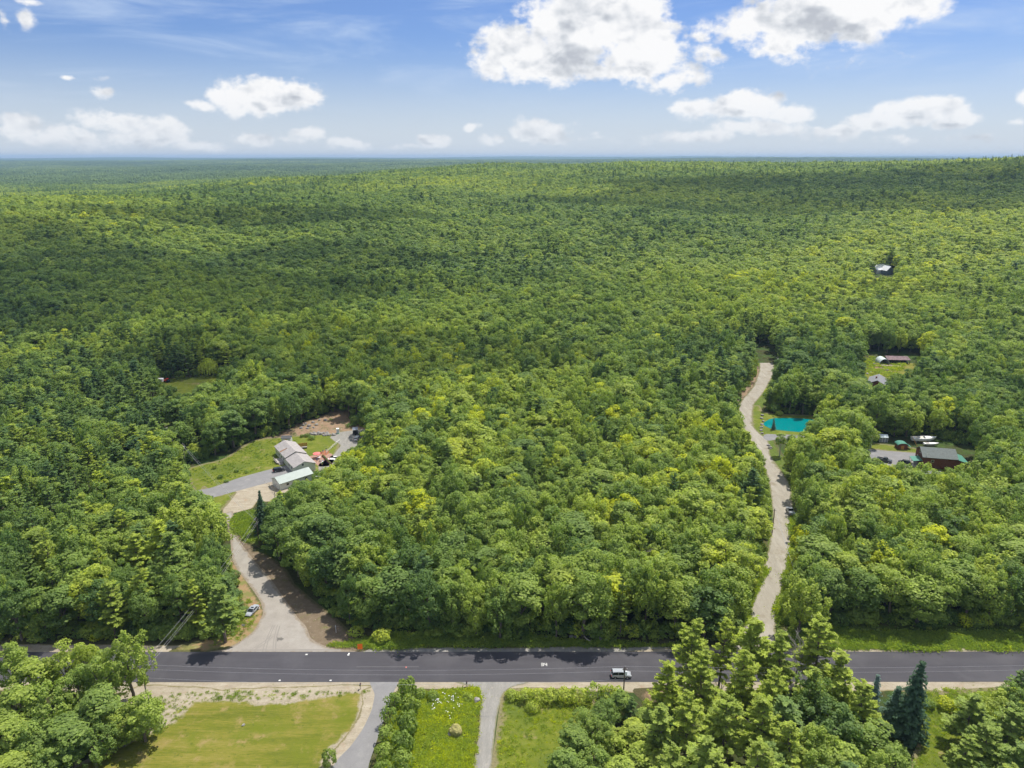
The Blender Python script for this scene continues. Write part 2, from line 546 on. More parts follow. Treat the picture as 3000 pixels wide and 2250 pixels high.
def ragged(P, step=0.7, jit=0.3, seed=0):
    """resample a closed outline and let it wander"""
    rng = np.random.default_rng(seed)
    P = [np.array([p[0], p[1]]) for p in P]
    n = len(P); out = []
    acc = 0.0
    for i in range(n):
        p0, p1, p2, p3 = P[i - 1], P[i], P[(i + 1) % n], P[(i + 2) % n]
        L = np.linalg.norm(p2 - p1); k = max(1, int(L / step))
        tn = 0.32
        for q in range(k):
            t = q / k
            h = p1 * (2 * t**3 - 3 * t**2 + 1) + p2 * (-2 * t**3 + 3 * t**2) + (p2 - p0) * tn * (t**3 - 2 * t**2 + t) + (p3 - p1) * tn * (t**3 - t**2)
            out.append(h)
    out = np.array(out)
    if jit:
        m = len(out); idx = np.arange(m)
        d = np.roll(out, -1, 0) - np.roll(out, 1, 0)
        nn = np.stack([-d[:, 1], d[:, 0]], 1); nn /= np.maximum(np.linalg.norm(nn, axis=1, keepdims=True), 1e-6)
        o = np.zeros(m)
        for fr, am in ((m / 22, .6), (m / 9, .45), (m / 4, .3)):
            fr = max(1, int(fr))
            vals = rng.normal(size=fr + 1); vals[-1] = vals[0]
            o += np.interp(idx / m * fr, np.arange(fr + 1), vals) * am
        out = out + nn * (o * jit)[:, None]
    return out


def sheet(name, pts, z, m, jit=0.3, seed=0, world=False, **kw):
    P = pts if world else world_poly(pts)
    O = ragged(P, jit=jit, seed=seed)
    me = bpy.data.meshes.new(name)
    if m.get('bordered'):
        lo, hi = O.min(0), O.max(0); sp = max(0.9, math.sqrt((hi - lo).prod()) / 70)
        spy = sp; gx, gy = np.meshgrid(np.arange(lo[0], hi[0], sp), np.arange(lo[1], hi[1], spy))
        Q = np.stack([gx.ravel(), gy.ravel()], 1) + .001
        ins = np.zeros(len(Q), bool); dist = np.full(len(Q), 1e9)
        for i in range(len(O)):
            p, q = O[i - 1], O[i]
            if p[1] != q[1]:
                ins ^= ((p[1] > Q[:, 1]) != (q[1] > Q[:, 1])) & (Q[:, 0] < (q[0] - p[0]) * (Q[:, 1] - p[1]) / (q[1] - p[1]) + p[0])
            dist = np.minimum(dist, np.hypot(Q[:, 0] - q[0], Q[:, 1] - q[1]))
        keep = ins & (dist > .45 * spy); Q = Q[keep]; dist = dist[keep]
        allp = [Vector((p[0], p[1])) for p in O] + [Vector((p[0], p[1])) for p in Q]
        from mathutils.geometry import delaunay_2d_cdt
        vv, _, ff, ov, _, _ = delaunay_2d_cdt(allp, [], [list(range(len(O)))], 1, 1e-4)
        me.from_pydata([(p[0], p[1], z) for p in vv], [], [tuple(f_) for f_ in ff])
        ed = np.array([dist[max(k) - len(O)] if len(k) and max(k) >= len(O) else 0.0 for k in ov])
        at = me.attributes.new('edge', 'FLOAT', 'POINT'); at.data.foreach_set('value', ed.astype(np.float32))
    else:
        tri = tessellate_polygon([[Vector((p[0], p[1], 0)) for p in O]])
        me.from_pydata([(p[0], p[1], z) for p in O], [], [tuple(t) for t in tri])
    me.materials.append(m)
    import bmesh
    bm = bmesh.new(); bm.from_mesh(me)
    for fc in bm.faces:
        fc.normal_update()
        if fc.normal.z < 0: fc.normal_flip()
    bm.to_mesh(me); bm.free()
    me.update()
    o = bpy.data.objects.new(name, me); COL.objects.link(o)
    return props(o, kind="structure", **kw)


SANDC = (0.36, 0.315, 0.24); GRASSC = (0.15, 0.165, 0.045); LITTERC = (0.085, 0.075, 0.035); DRYC = (0.30, 0.25, 0.13)
ASPHALT = gmat("fresh_asphalt", [(0.34, (0.054, 0.052, 0.059)), (0.66, (0.079, 0.076, 0.084))], 0.25, 5.0, stretch=(0.12, 1.6, 1), bump=0.01, rough=0.85, patch=[(0.08, 0.45, 0.7, (0.086, 0.083, 0.090)), (0.8, 0.62, 0.75, (0.058, 0.057, 0.062))])
WORN = gmat("worn_pavement", [(0.3, (0.245, 0.225, 0.195)), (0.5, (0.30, 0.275, 0.24)), (0.72, (0.36, 0.335, 0.295))], 0.3, 3.0, bump=0.02, patch=[(0.6, 0.58, 0.75, (0.20, 0.185, 0.16)), (0.15, 0.52, 0.7, (0.33, 0.31, 0.275))], border=[(0.9, 0.5, (0.24, 0.20, 0.15))])
DRIVE = gmat("old_asphalt", [(0.3, (0.185, 0.182, 0.18)), (0.7, (0.245, 0.24, 0.238))], 0.3, 3.0, bump=0.02, patch=[(0.25, 0.5, 0.75, (0.27, 0.265, 0.255)), (0.9, 0.6, 0.72, (0.16, 0.158, 0.155))])
GRAVEL = gmat("tan_gravel", [(0.3, (0.235, 0.212, 0.172)), (0.5, (0.315, 0.288, 0.238)), (0.7, (0.41, 0.378, 0.32))], 0.35, 3.0, stretch=(1.5, 0.22, 1), bump=0.05, patch=[(0.2, 0.50, 0.75, (0.23, 0.195, 0.14)), (1.5, 0.62, 0.72, (0.20, 0.17, 0.12))], border=[(0.6, 0.5, (0.18, 0.17, 0.09))])
GREYGRAVEL = gmat("grey_gravel", [(0.25, (0.17, 0.165, 0.15)), (0.5, (0.25, 0.24, 0.215)), (0.75, (0.35, 0.335, 0.305))], 0.5, 4.0, stretch=(1.6, 0.3, 1), bump=0.05, patch=[(0.7, 0.58, 0.7, (0.34, 0.31, 0.26))], border=[(0.4, 0.6, (0.20, 0.19, 0.12))])
SAND = gmat("sandy_shoulder", [(0.33, (0.25, 0.21, 0.15)), (0.5, (0.335, 0.29, 0.215)), (0.68, (0.44, 0.39, 0.305))], 0.5, 4.0, stretch=(0.45, 1.3, 1), bump=0.05, patch=[(0.9, 0.60, 0.70, (0.19, 0.185, 0.075)), (0.35, 0.56, 0.75, (0.31, 0.225, 0.15))], spots=[(1.6, 0.14, (0.52, 0.49, 0.43))], border=[(0.5, 0.5, (0.19, 0.165, 0.08))])
DIRT = gmat("brown_dirt", [(0.25, (0.105, 0.078, 0.05)), (0.5, (0.17, 0.13, 0.085)), (0.75, (0.26, 0.205, 0.14))], 0.6, 3.5, bump=0.12, patch=[(0.4, 0.56, 0.7, (0.14, 0.135, 0.05)), (1.1, 0.60, 0.68, (0.32, 0.28, 0.21))], border=[(1.2, 0.5, (0.10, 0.09, 0.04))])
RUST = gmat("needle_strewn_soil", [(0.25, (0.20, 0.125, 0.06)), (0.5, (0.30, 0.205, 0.105)), (0.75, (0.33, 0.27, 0.155))], 0.6, 3.5, bump=0.06, patch=[(0.30, 0.48, 0.60, (0.19, 0.185, 0.06)), (0.9, 0.60, 0.7, (0.35, 0.31, 0.23))], border=[(1.3, 0.5, (0.10, 0.10, 0.035))])
HILLSOIL = gmat("cleared_soil", [(0.25, (0.15, 0.095, 0.055)), (0.5, (0.28, 0.19, 0.12)), (0.75, (0.37, 0.29, 0.21))], 0.5, 2.5, bump=0.2, patch=[(0.25, 0.50, 0.64, (0.10, 0.115, 0.035))], spots=[(0.9, 0.22, (0.46, 0.44, 0.41))], border=[(2.0, 0.3, (0.085, 0.075, 0.035))])
LAWN = gmat("mown_lawn", [(0.34, (0.080, 0.105, 0.010)), (0.46, (0.135, 0.148, 0.016)), (0.54, (0.195, 0.180, 0.030)), (0.66, (0.28, 0.225, 0.080))], 0.26, 3.0, stretch=(0.16, 1.9, 1), rot=0.03, bump=0.06, patch=[(0.05, 0.50, 0.66, (0.125, 0.150, 0.012)), (0.22, 0.54, 0.70, (0.27, 0.205, 0.08)), (0.7, 0.58, 0.68, (0.10, 0.12, 0.014)), (0.09, 0.56, 0.68, (0.25, 0.20, 0.06))], border=[(1.3, 0.35, (0.32, 0.275, 0.20))])
LAWN2 = gmat("green_lawn", [(0.34, (0.070, 0.108, 0.010)), (0.5, (0.130, 0.160, 0.014)), (0.66, (0.22, 0.215, 0.045))], 0.28, 2.6, bump=0.08, patch=[(0.16, 0.55, 0.68, (0.25, 0.205, 0.09)), (0.07, 0.50, 0.62, (0.10, 0.135, 0.018)), (0.5, 0.58, 0.68, (0.085, 0.12, 0.02))], border=[(1.4, 0.4, (0.19, 0.17, 0.085))])
WEEDS = gmat("weedy_ground", [(0.28, (0.05, 0.085, 0.014)), (0.5, (0.105, 0.15, 0.022)), (0.72, (0.19, 0.205, 0.05))], 0.7, 3.0, bump=0.25, patch=[(0.3, 0.58, 0.70, (0.22, 0.19, 0.08)), (0.8, 0.55, 0.65, (0.06, 0.10, 0.015))], border=[(1.5, 0.4, (0.10, 0.10, 0.035))])
DITCH = gmat("dark_ditch_bank", [(0.3, (0.035, 0.035, 0.018)), (0.55, (0.08, 0.08, 0.032)), (0.75, (0.13, 0.11, 0.07))], 0.6, 3.0, bump=0.2)



def band(ya, yb, x0=-260, x1=260, n=0):
    xs = np.linspace(x0, x1, 40)
    return [Vector((x, ya, 0)) for x in xs] + [Vector((x, yb, 0)) for x in xs[::-1]]


RY0 = G(1106, 1470).y; RY1 = G(1106, 1413.5).y
# strips beside the main road
sheet("verge", band(RY1 + 0.5, G(1106, 1366).y), 0.008, DITCH, 0.9, 5, True)
sheet("road_shoulder", band(RY1 - .3, G(1106, 1397).y), 0.016, GREYGRAVEL, 0.45, 6, True)
sheet("road_shoulder", [Vector((x, y, 0)) for x, y in [(-260, RY1 - .3), (-62, RY1 - .3), (-55, RY1 + 1.5), (-62, RY1 + 3.2), (-85, RY1 + 3.6), (-260, RY1 + 3.0)]], 0.020, SAND, 0.35, 7, True)
sheet("road_shoulder", [Vector((x, y, 0)) for x, y in [(38, RY1 - .3), (260, RY1 - .3), (260, RY1 + 2.6), (120, RY1 + 2.4), (80, RY1 + 2.8), (44, RY1 + 2.2)]], 0.020, SAND, 0.35, 8, True)
sheet("verge", [(1840, 1412), (2300, 1412), (2300, 1346), (1840, 1344), (1700, 1330), (1660, 1400)], 0.012, WEEDS, 0.6, 9)
sheet("verge", [(690, 1500), (790, 1390), (860, 1372), (1080, 1370), (1260, 1388), (1500, 1396), (1500, 1399), (1000, 1399), (820, 1404)][1:], 0.012, WEEDS, 0.6, 10)
sheet("road_shoulder", band(RY0 + .3, G(1106, 1496).y, -260, 260), 0.016, SAND, 0.5, 11, True)
main_road = sheet("main_road", [Vector((-420, RY0, 0)), Vector((420, RY0 + .4, 0)), Vector((420, RY1 + .4, 0)), Vector((-420, RY1, 0))], 0.05, ASPHALT, 0.0, 12, True)

# the worn side road on the west side with its dirt bank
sheet("dirt_bank", [(492, 1140), (520, 1145), (562, 1190), (600, 1212), (640, 1266), (700, 1318), (745, 1358), (800, 1388), (790, 1404), (730, 1412), (660, 1400), (600, 1300), (540, 1220), (498, 1165)], 0.020, DIRT, 0.45, 13)
sheet("dirt_bank", [(498, 1200), (530, 1240), (560, 1290), (576, 1330), (560, 1370), (520, 1400), (440, 1413), (360, 1410), (400, 1392), (470, 1374), (520, 1330), (505, 1270), (490, 1220)], 0.024, RUST, 0.45, 14)
sheet("side_road", [(449, 1411), (487, 1402), (522, 1383), (548.7, 1362), (567, 1327), (562, 1300), (540.7, 1268), (518, 1239), (503, 1212), (499, 1185), (497, 1158), (490, 1130), (482, 1112), (503, 1104), (508, 1130), (514, 1160), (528, 1184), (545, 1205), (578, 1244), (612, 1292), (642, 1332), (663, 1354), (672, 1378), (694, 1392), (726, 1402), (768, 1410)], 0.034, WORN, 0.12, 15)
sheet("gravel_yard", [(480, 1122), (481, 1095), (484, 1075), (499, 1063), (525, 1056), (590.8, 1038), (619, 1030), (640, 1060), (604, 1082), (556, 1084), (545, 1098), (504, 1109)], 0.026, SAND, 0.25, 16)
sheet("lawn", [(440, 1050), (470, 1070), (500, 1060), (512, 1064), (500, 1080), (484, 1100), (460, 1110), (430, 1080)], 0.030, LAWN2, 0.3, 17)
sheet("lawn", [(495, 1125), (545, 1100), (565, 1130), (560, 1180), (530, 1170), (505, 1140)], 0.022, WEEDS, 0.4, 18)
sheet("driveway", [(400, 1066), (458, 1053), (521, 1031), (590.8, 1012), (625.6, 1004), (640, 1020), (628, 1032), (590.8, 1040), (525.5, 1057), (464.5, 1074), (420, 1086)], 0.038, DRIVE, 0.08, 19)
sheet("lawn", [(395, 1018), (430, 1004), (480, 992), (520, 968), (549, 951), (604, 944), (660, 941), (726, 936), (740, 944), (738, 957), (730, 976), (722, 1000), (700, 1016), (676, 1018), (620, 1012), (590, 1018), (521, 1037), (456, 1057), (420, 1060)], 0.028, LAWN2, 0.35, 20)
sheet("dirt_slope", [(540, 955), (600, 936), (640, 915), (700, 895), (735, 878), (775, 890), (800, 915), (800, 935), (738, 942), (700, 944), (660, 950), (600, 955)], 0.014, HILLSOIL, 0.8, 21)
sheet("gravel_yard", [(712, 946), (722, 936), (745, 931), (790, 928), (800, 950), (772, 966), (730, 990), (720, 1010), (690, 1016), (690, 1002), (716, 984), (732, 962)], 0.034, GREYGRAVEL, 0.3, 22)
sheet("clearing", [(330, 822), (420, 812), (500, 806), (560, 806), (540, 830), (470, 838), (420, 858), (380, 862), (350, 845)], 0.012, LAWN2, 0.6, 23)
sheet("clearing", [(255, 878), (330, 868), (380, 880), (370, 925), (300, 900), (262, 895)], 0.012, WEEDS, 0.6, 24)
sheet("driveway", [(333, 930), (362, 924), (374, 945), (386, 1000), (398, 1060), (384, 1064), (370, 1004), (352, 960)], 0.030, DRIVE, 0.2, 25)

# the gravel road on the east side
sheet("verge", [(1600, 1412), (1590, 1380), (1605, 1330), (1640, 1240), (1655, 1120), (1640, 1020), (1596, 940), (1580, 880), (1596, 830), (1625, 790), (1620, 740), (1680, 738), (1695, 800), (1668, 850), (1652, 900), (1680, 960), (1720, 1040), (1725, 1110), (1722, 1200), (1706, 1290), (1700, 1360), (1740, 1412)], 0.018, WEEDS, 0.5, 30)
sheet("bare_bank", [(1586, 872), (1598, 838), (1614, 815), (1634, 790), (1646, 800), (1632, 835), (1602, 872), (1590, 884)], 0.022, HILLSOIL, 0.4, 31)
sheet("gravel_road", [(1570, 1411), (1596, 1390), (1608, 1352), (1627, 1292), (1649, 1232), (1662, 1170), (1669, 1112), (1665, 1064), (1654, 1020), (1632, 978), (1612, 945), (1602, 912), (1596, 880), (1606, 860), (1628, 834), (1641, 797), (1637, 770), (1634, 748), (1626, 724), (1642, 722), (1655, 746), (1668, 778), (1673, 800), (1652, 843), (1628, 877), (1626, 917), (1640, 935), (1660, 952), (1664, 983), (1690, 1021), (1708, 1060), (1715, 1112), (1711, 1180), (1695, 1262), (1677, 1340), (1677, 1385), (1700, 1411)], 0.030, GRAVEL, 0.15, 32)
sheet("driveway", [(1648, 945), (1656, 938), (1700, 939), (1740, 941), (1800, 948), (1860, 962), (1920, 966), (1985, 978), (1990, 1004), (1925, 1012), (1880, 990), (1840, 974), (1780, 957), (1700, 947), (1660, 952)], 0.036, DRIVE, 0.1, 33)
sheet("lawn", [(1622, 880), (1640, 876), (1652, 890), (1700, 895), (1780, 900), (1800, 925), (1780, 944), (1700, 941), (1650, 940), (1626, 925)], 0.024, LAWN2, 0.25, 34)
sheet("lawn", [(1840, 952), (1900, 958), (1990, 970), (1996, 980), (1900, 972), (1850, 966)], 0.040, LAWN2, 0.2, 35)
sheet("lawn", [(1940, 1014), (2010, 1006), (2110, 1008), (2110, 1040), (2010, 1050), (1950, 1040)], 0.024, LAWN2, 0.4, 36)
sheet("clearing", [(1846, 766), (1900, 766), (1975, 775), (2010, 800), (1980, 830), (1900, 850), (1860, 830), (1842, 795)], 0.014, LAWN, 0.5, 37)
sheet("bare_bank", [(1870, 789), (1905, 786), (1940, 788), (1912, 800), (1880, 799)], 0.02, HILLSOIL, 0.4, 38)

# gardens on the near side
sheet("dry_verge", [(300, 1480), (500, 1484), (800, 1482), (808, 1510), (790, 1580), (700, 1520), (500, 1530), (400, 1570), (330, 1600), (250, 1640), (180, 1680), (200, 1560)], 0.024, SAND, 0.6, 40)
sheet("lawn", [(380, 1545), (410, 1514), (470, 1508), (560, 1516), (640, 1512), (700, 1506), (775, 1492), (788, 1515), (776, 1560), (742, 1606), (705, 1645), (680, 1720), (60, 1740), (160, 1650), (260, 1600), (330, 1575)], 0.030, LAWN, 0.8, 41)
sheet("driveway_edge", [(815, 1480), (820, 1500), (812, 1535), (795, 1575), (765, 1620), (735, 1650), (710, 1710), (670, 1700), (706, 1640), (735, 1606), (768, 1560), (784, 1520), (782, 1492)][::1], 0.034, SAND, 0.15, 42)
sheet("driveway", [(800, 1472), (809, 1500), (802, 1535), (784, 1574), (756, 1614), (728, 1643), (690, 1710), (780, 1710), (797, 1650), (815, 1595), (832, 1545), (845, 1505), (858, 1472)], 0.044, DRIVE, 0.06, 43)
sheet("weedy_lawn", [(800, 1720), (815, 1600), (840, 1540), (858, 1492), (960, 1490), (1035, 1486), (1038, 1520), (1030, 1600), (1020, 1720)], 0.028, WEEDS, 0.4, 44)
sheet("lawn", [(1060, 1720), (1068, 1600), (1080, 1510), (1100, 1486), (1260, 1492), (1300, 1540), (1280, 1720)], 0.032, LAWN2, 0.4, 45)
sheet("gravel_lane", [(985, 1472), (1020, 1484), (1036, 1510), (1035, 1562), (1022, 1657), (1014, 1720), (1056, 1720), (1061, 1659), (1068, 1600), (1076, 1540), (1086, 1500), (1105, 1484), (1140, 1472)], 0.048, GREYGRAVEL, 0.10, 46)
sheet("lawn", [(1940, 1500), (2030, 1494), (2300, 1490), (2300, 1740), (1900, 1740), (1960, 1660), (1980, 1600), (1930, 1560)], 0.024, LAWN2, 0.4, 47)
sheet("dry_verge", [(1370, 1488), (1450, 1486), (1440, 1510), (1400, 1520), (1375, 1505)], 0.03, HILLSOIL, 0.5, 48)

# the dyed pond
pm = bpy.data.materials.new("pond_water"); pm.use_nodes = True
_n = N(pm.node_tree); _b = pm.node_tree.nodes['Principled BSDF']
_b.inputs['Base Color'].default_value = (0.0, 0.20, 0.205, 1); _b.inputs['Roughness'].default_value = 0.04
_g = _n.node('ShaderNodeNewGeometry'); _bp = _n.node('ShaderNodeBump'); _bp.inputs['Strength'].default_value = 0.08; _bp.inputs['Distance'].default_value = 0.1
_n.put(_bp.inputs['Height'], _n.noise(_g.outputs['Position'], 1.2, 3)); _n.put(_b.inputs['Normal'], _bp.outputs[0])
_b.inputs['Specular IOR Level'].default_value = 0.6
sheet("pond_water", [(1649.6, 914), (1662, 906), (1680, 903), (1724, 903.6), (1762, 908), (1768, 930), (1735, 934), (1697, 931), (1668, 927), (1652, 920)], 0.045, pm, 0.1, 50)
stain = mat("damp_patch", (0.13, 0.12, 0.105), 0.6)
sheet("damp_patch", [(596, 1376), (603, 1378), (608, 1377), (614, 1380), (608, 1384), (602, 1383), (600, 1387)], 0.040, stain, 0.05, 51)
skid = mat("tyre_marks", (0.24, 0.22, 0.195), 0.9)
for i, (a, b, c) in enumerate([((566, 1412), (572, 1385), (590, 1350)), ((573, 1412), (577, 1385), (594, 1350)), ((590, 1412), (588, 1385), (600, 1350)), ((596, 1412), (593, 1385), (605, 1352)), ((540, 1404), (570, 1390), (586, 1372)), ((546, 1406), (574, 1392), (590, 1374))]):
    P = [G(*a), G(*b), G(*c)]
    pts = [P[0] * (1 - t)**2 + P[1] * 2 * t * (1 - t) + P[2] * t * t for t in np.linspace(0, 1, 14)]
    L = [p + Vector((-.13, 0, 0)) for p in pts] + [p + Vector((.13, 0, 0)) for p in pts[::-1]]
    sheet("tyre_mark", L, 0.042 + i * 0.0015, skid, 0.03, 60 + i, True)
sheet("tyre_mark", [(520, 1403.5), (735, 1403), (736, 1405), (520, 1405.5)], 0.0405, skid, 0.05, 59)

# ---------------------------------------------------------------- trees
def quads(C, Nn, s, rng, aspect=1.0, droop=0.12):
    n = len(C)
    Nn = Nn / np.maximum(np.linalg.norm(Nn, axis=1, keepdims=True), 1e-6)
    r = rng.normal(size=(n, 3))
    t = np.cross(Nn, r); t /= np.maximum(np.linalg.norm(t, axis=1, keepdims=True), 1e-6)
    b = np.cross(Nn, t)
    s = s[:, None]
    V = np.stack([C + t * s * .5 * aspect, C + b * s * .5 - Nn * s * droop, C - t * s * .5 * aspect, C - b * s * .5 - Nn * s * droop], 1).reshape(-1, 3)
    F = np.arange(4 * n).reshape(n, 4)
    return V, F


def unit(rng, n):
    d = rng.normal(size=(n, 3)); return d / np.linalg.norm(d, axis=1, keepdims=True)


def tubes(segs, n=5):
    """segs: list of (p0, p1, r0, r1)"""
    V = []; F = []
    ang = np.arange(n) * 2 * np.pi / n
    for p0, p1, r0, r1 in segs:
        p0 = np.array(p0, float); p1 = np.array(p1, float)
        d = p1 - p0; d /= max(np.linalg.norm(d), 1e-6)
        a = np.cross(d, [0, 0, 1.0] if abs(d[2]) < .9 else [1.0, 0, 0]); a /= np.linalg.norm(a); b = np.cross(d, a)
        ring = np.cos(ang)[:, None] * a + np.sin(ang)[:, None] * b
        base = len(V) * n
        V.append(p0 + ring * r0); V.append(p1 + ring * r1)
        k = np.arange(n)
        F.append(np.stack([base + k, base + (k + 1) % n, base + n + (k + 1) % n, base + n + k], 1))
    return np.concatenate(V), np.concatenate(F)


def limb(p0, p1, r0, r1, rng, wob=.08, k=3):
    p0 = np.array(p0, float); p1 = np.array(p1, float); L = np.linalg.norm(p1 - p0)
    pts = [p0 + (p1 - p0) * i / k + (rng.normal(size=3) * wob * L / k if 0 < i < k else 0) for i in range(k + 1)]
    return [(pts[i], pts[i + 1], r0 + (r1 - r0) * i / k, r0 + (r1 - r0) * (i + 1) / k) for i in range(k)]


def broadleaf(seed, Rr=4.5, H=16, nl=34, per=150, ls=0.5, zc=.60, hv=.38, low=-.55, lobe=(.27, .43), jit=.38, rad=(.52, .80), tv=1.0, sq=(1, 1, .78)):
    rng = np.random.default_rng(seed)
    k = np.arange(nl) + .5
    ph = np.arccos(1 - 2 * k / nl); th = np.pi * (1 + 5**.5) * k + rng.uniform(0, 6)
    D = np.stack([np.cos(th) * np.sin(ph), np.sin(th) * np.sin(ph), np.cos(ph)], 1) + rng.normal(size=(nl, 3)) * .16
    D /= np.linalg.norm(D, axis=1, keepdims=True)
    D = D[D[:, 2] > low]
    stretch = np.array([Rr, Rr, H * hv]) * np.array([rng.uniform(.88, 1.12), rng.uniform(.88, 1.12), 1])
    LC = D * stretch * rng.uniform(*rad, (len(D), 1)) + [0, 0, H * zc]
    LR = rng.uniform(*lobe, len(D)) * Rr
    n = per * len(D)
    li = np.repeat(np.arange(len(D)), per)
    d = unit(rng, n)
    keep = (np.sum(d * D[li], 1) > -.35) & (d[:, 2] > -.75)
    d = d[keep]; li = li[keep]; n = len(d)
    sq = np.array(sq)
    # each lobe breaks into a few sprays
    sp = np.sin(d[:, 0] * 6 + li * 1.7) * np.sin(d[:, 1] * 6 + li * 2.3) * np.sin(d[:, 2] * 6 + li)
    C = LC[li] + d * sq * (LR[li] * (rng.uniform(.72, 1.0, n) + .20 * sp))[:, None]
    Nn = d * .8 + D[li] * .25 + [0, 0, .35] + rng.normal(size=(n, 3)) * jit
    s = ls * rng.uniform(.65, 1.35, n)
    V, F = quads(C, Nn, s, rng)
    tone = np.clip(.5 + tv * (.22 * sp + rng.normal(size=n) * .2 + (rng.normal(size=len(D)) * .16)[li]), 0, 1)
    segs = limb((0, 0, -.4), (rng.normal() * .3, rng.normal() * .3, H * .62), .024 * H, .008 * H, rng, .04, 4)
    for i in rng.choice(len(D), min(7, len(D)), replace=False):
        segs += limb((0, 0, H * rng.uniform(.28, .5)), LC[i], .009 * H, .003 * H, rng, .1, 2)
    tv, tf = tubes(segs, 5)
    return (V, F, tone), (tv, tf)


def pine(seed, Rr=4.2, H=18, dz=.9, per=26, ls=.42, z0=.22, nb=5, ragg=.35, gap=.38, asp=2.2):
    """white pine: irregular whorls of long level limbs carrying tufts"""
    rng = np.random.default_rng(seed)
    C = []; Nn = []; T = []
    segs = limb((0, 0, -.4), (0, 0, H * .97), .017 * H, .01, rng, .02, 4)
    z = z0 * H
    while z < H * .985:
        t = (z / H - z0) / (1 - z0)
        Lm = Rr * (1 - t) ** .62 * (1.0 if t > .12 else .75)
        for k in range(nb if t < .9 else 4):
            if rng.random() < .08: continue
            a = rng.uniform(0, 2 * np.pi)
            L = max(.5, Lm * rng.uniform(1 - ragg, 1.12))
            up = rng.uniform(.02, .22) + t * .55
            tip = np.array([np.cos(a) * L, np.sin(a) * L, z + up * L])
            if L > 1: segs.append(((0, 0, z), tuple(tip), .03 + .012 * L, .012))
            m = max(2, int(L / gap))
            ca, sa = np.cos(a), np.sin(a)
            for q in range(m):
                fr = .22 + .78 * (q + rng.random()) / m
                side = rng.normal() * .28 * L * (1.12 - fr)
                c = np.array([ca * L * fr - sa * side, sa * L * fr + ca * side, z + up * L * fr ** 1.3 + rng.normal() * .10])
                r = rng.uniform(.24, .52); ln = r * rng.uniform(1.1, 1.9)
                d = unit(rng, per) * rng.uniform(.35, 1, (per, 1))
                o_ = np.stack([ca * d[:, 0] * ln - sa * d[:, 1] * r, sa * d[:, 0] * ln + ca * d[:, 1] * r, d[:, 2] * r * .34 + .22 * (d[:, 0] > 0) * d[:, 0] * ln], 1)
                C.append(c + o_)
                Nn.append(d * .35 + [ca * .2, sa * .2, .8] + rng.normal(size=(per, 3)) * .42)
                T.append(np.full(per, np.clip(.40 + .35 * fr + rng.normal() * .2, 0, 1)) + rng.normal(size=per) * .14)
        z += dz * rng.uniform(.7, 1.3)
    C = np.concatenate(C); Nn = np.concatenate(Nn); T = np.clip(np.concatenate(T), 0, 1)
    V, F = quads(C, Nn, ls * rng.uniform(.6, 1.3, len(C)), rng, asp, .2)
    return (V, F, T), tubes(segs, 5)


def spruce(seed, Rr=2.6, H=13, dz=.58, per=12, ls=.4):
    rng = np.random.default_rng(seed)
    C = []; Nn = []; T = []
    segs = [((0, 0, -.3), (0, 0, H * .96), .014 * H, .015)]
    z = .05 * H
    while z < H * .99:
        t = z / H
        L0 = Rr * (1 - t) ** .85 + .12
        nb = max(5, int(11 * (1 - t) + 5))
        for k in range(nb):
            a = 2 * np.pi * (k + rng.random()) / nb; L = L0 * rng.uniform(.55, 1.25)
            m = max(2, int(L / .33))
            for q in range(m):
                fr = (q + rng.random()) / m
                c = np.array([np.cos(a) * L * fr, np.sin(a) * L * fr, z - .28 * L * fr + .10 * L * fr * fr])
                d = unit(rng, per)
                C.append(c + d * [.28, .28, .16]); Nn.append(d * .5 + [np.cos(a) * .55, np.sin(a) * .55, .55])
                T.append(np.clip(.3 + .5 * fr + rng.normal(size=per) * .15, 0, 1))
        z += dz * rng.uniform(.8, 1.2)
    C = np.concatenate(C); Nn = np.concatenate(Nn)
    V, F = quads(C, Nn, ls * rng.uniform(.6, 1.2, len(C)), rng, .6, .25)
    return (V, F, np.concatenate(T)), tubes(segs, 5)


def willow(seed, Rr=4, H=9):
    rng = np.random.default_rng(seed)
    C = []; Nn = []; T = []
    for i in range(130):
        a = rng.uniform(0, 6.28); r = Rr * math.sqrt(rng.random()); top = H * (1 - .35 * (r / Rr) ** 2) * rng.uniform(.8, 1)
        x, y = r * math.cos(a), r * math.sin(a); n = 34
        z = top - (top - .6) * rng.random(n) ** 1.2 * rng.uniform(.5, 1)
        sp = 1 + .12 * (top - z) / H
        C.append(np.stack([x * sp + rng.normal(size=n) * .15, y * sp + rng.normal(size=n) * .15, z], 1))
        Nn.append(np.tile([math.cos(a), math.sin(a), .6], (n, 1)) + rng.normal(size=(n, 3)) * .4); T.append(np.full(n, rng.uniform(.3, .9)))
    C = np.concatenate(C); Nn = np.concatenate(Nn)
    V, F = quads(C, Nn, .4 * rng.uniform(.6, 1.3, len(C)), rng, .6)
    return (V, F, np.concatenate(T)), tubes(limb((0, 0, -.3), (.2, 0, H * .7), .3, .1, rng, .05, 3), 6)


def bare(seed, H=12):
    rng = np.random.default_rng(seed); segs = []

    def grow(p, d, L, r, lv):
        d = d / np.linalg.norm(d); e = p + d * L
        segs.extend(limb(p, e, r, r * .6, rng, .1, 2))
        if lv == 0: return
        for k in range(4 if lv > 1 else 3):
            t = rng.uniform(.35, 1)
            grow(p + d * L * t, d + unit(rng, 1)[0] * .75 + [0, 0, .2], L * rng.uniform(.38, .6), r * .5, lv - 1)
    grow(np.array([0, 0, -.3]), np.array([.05, 0, 1.0]), H * .55, H * .014, 3)
    return tubes(segs, 4)


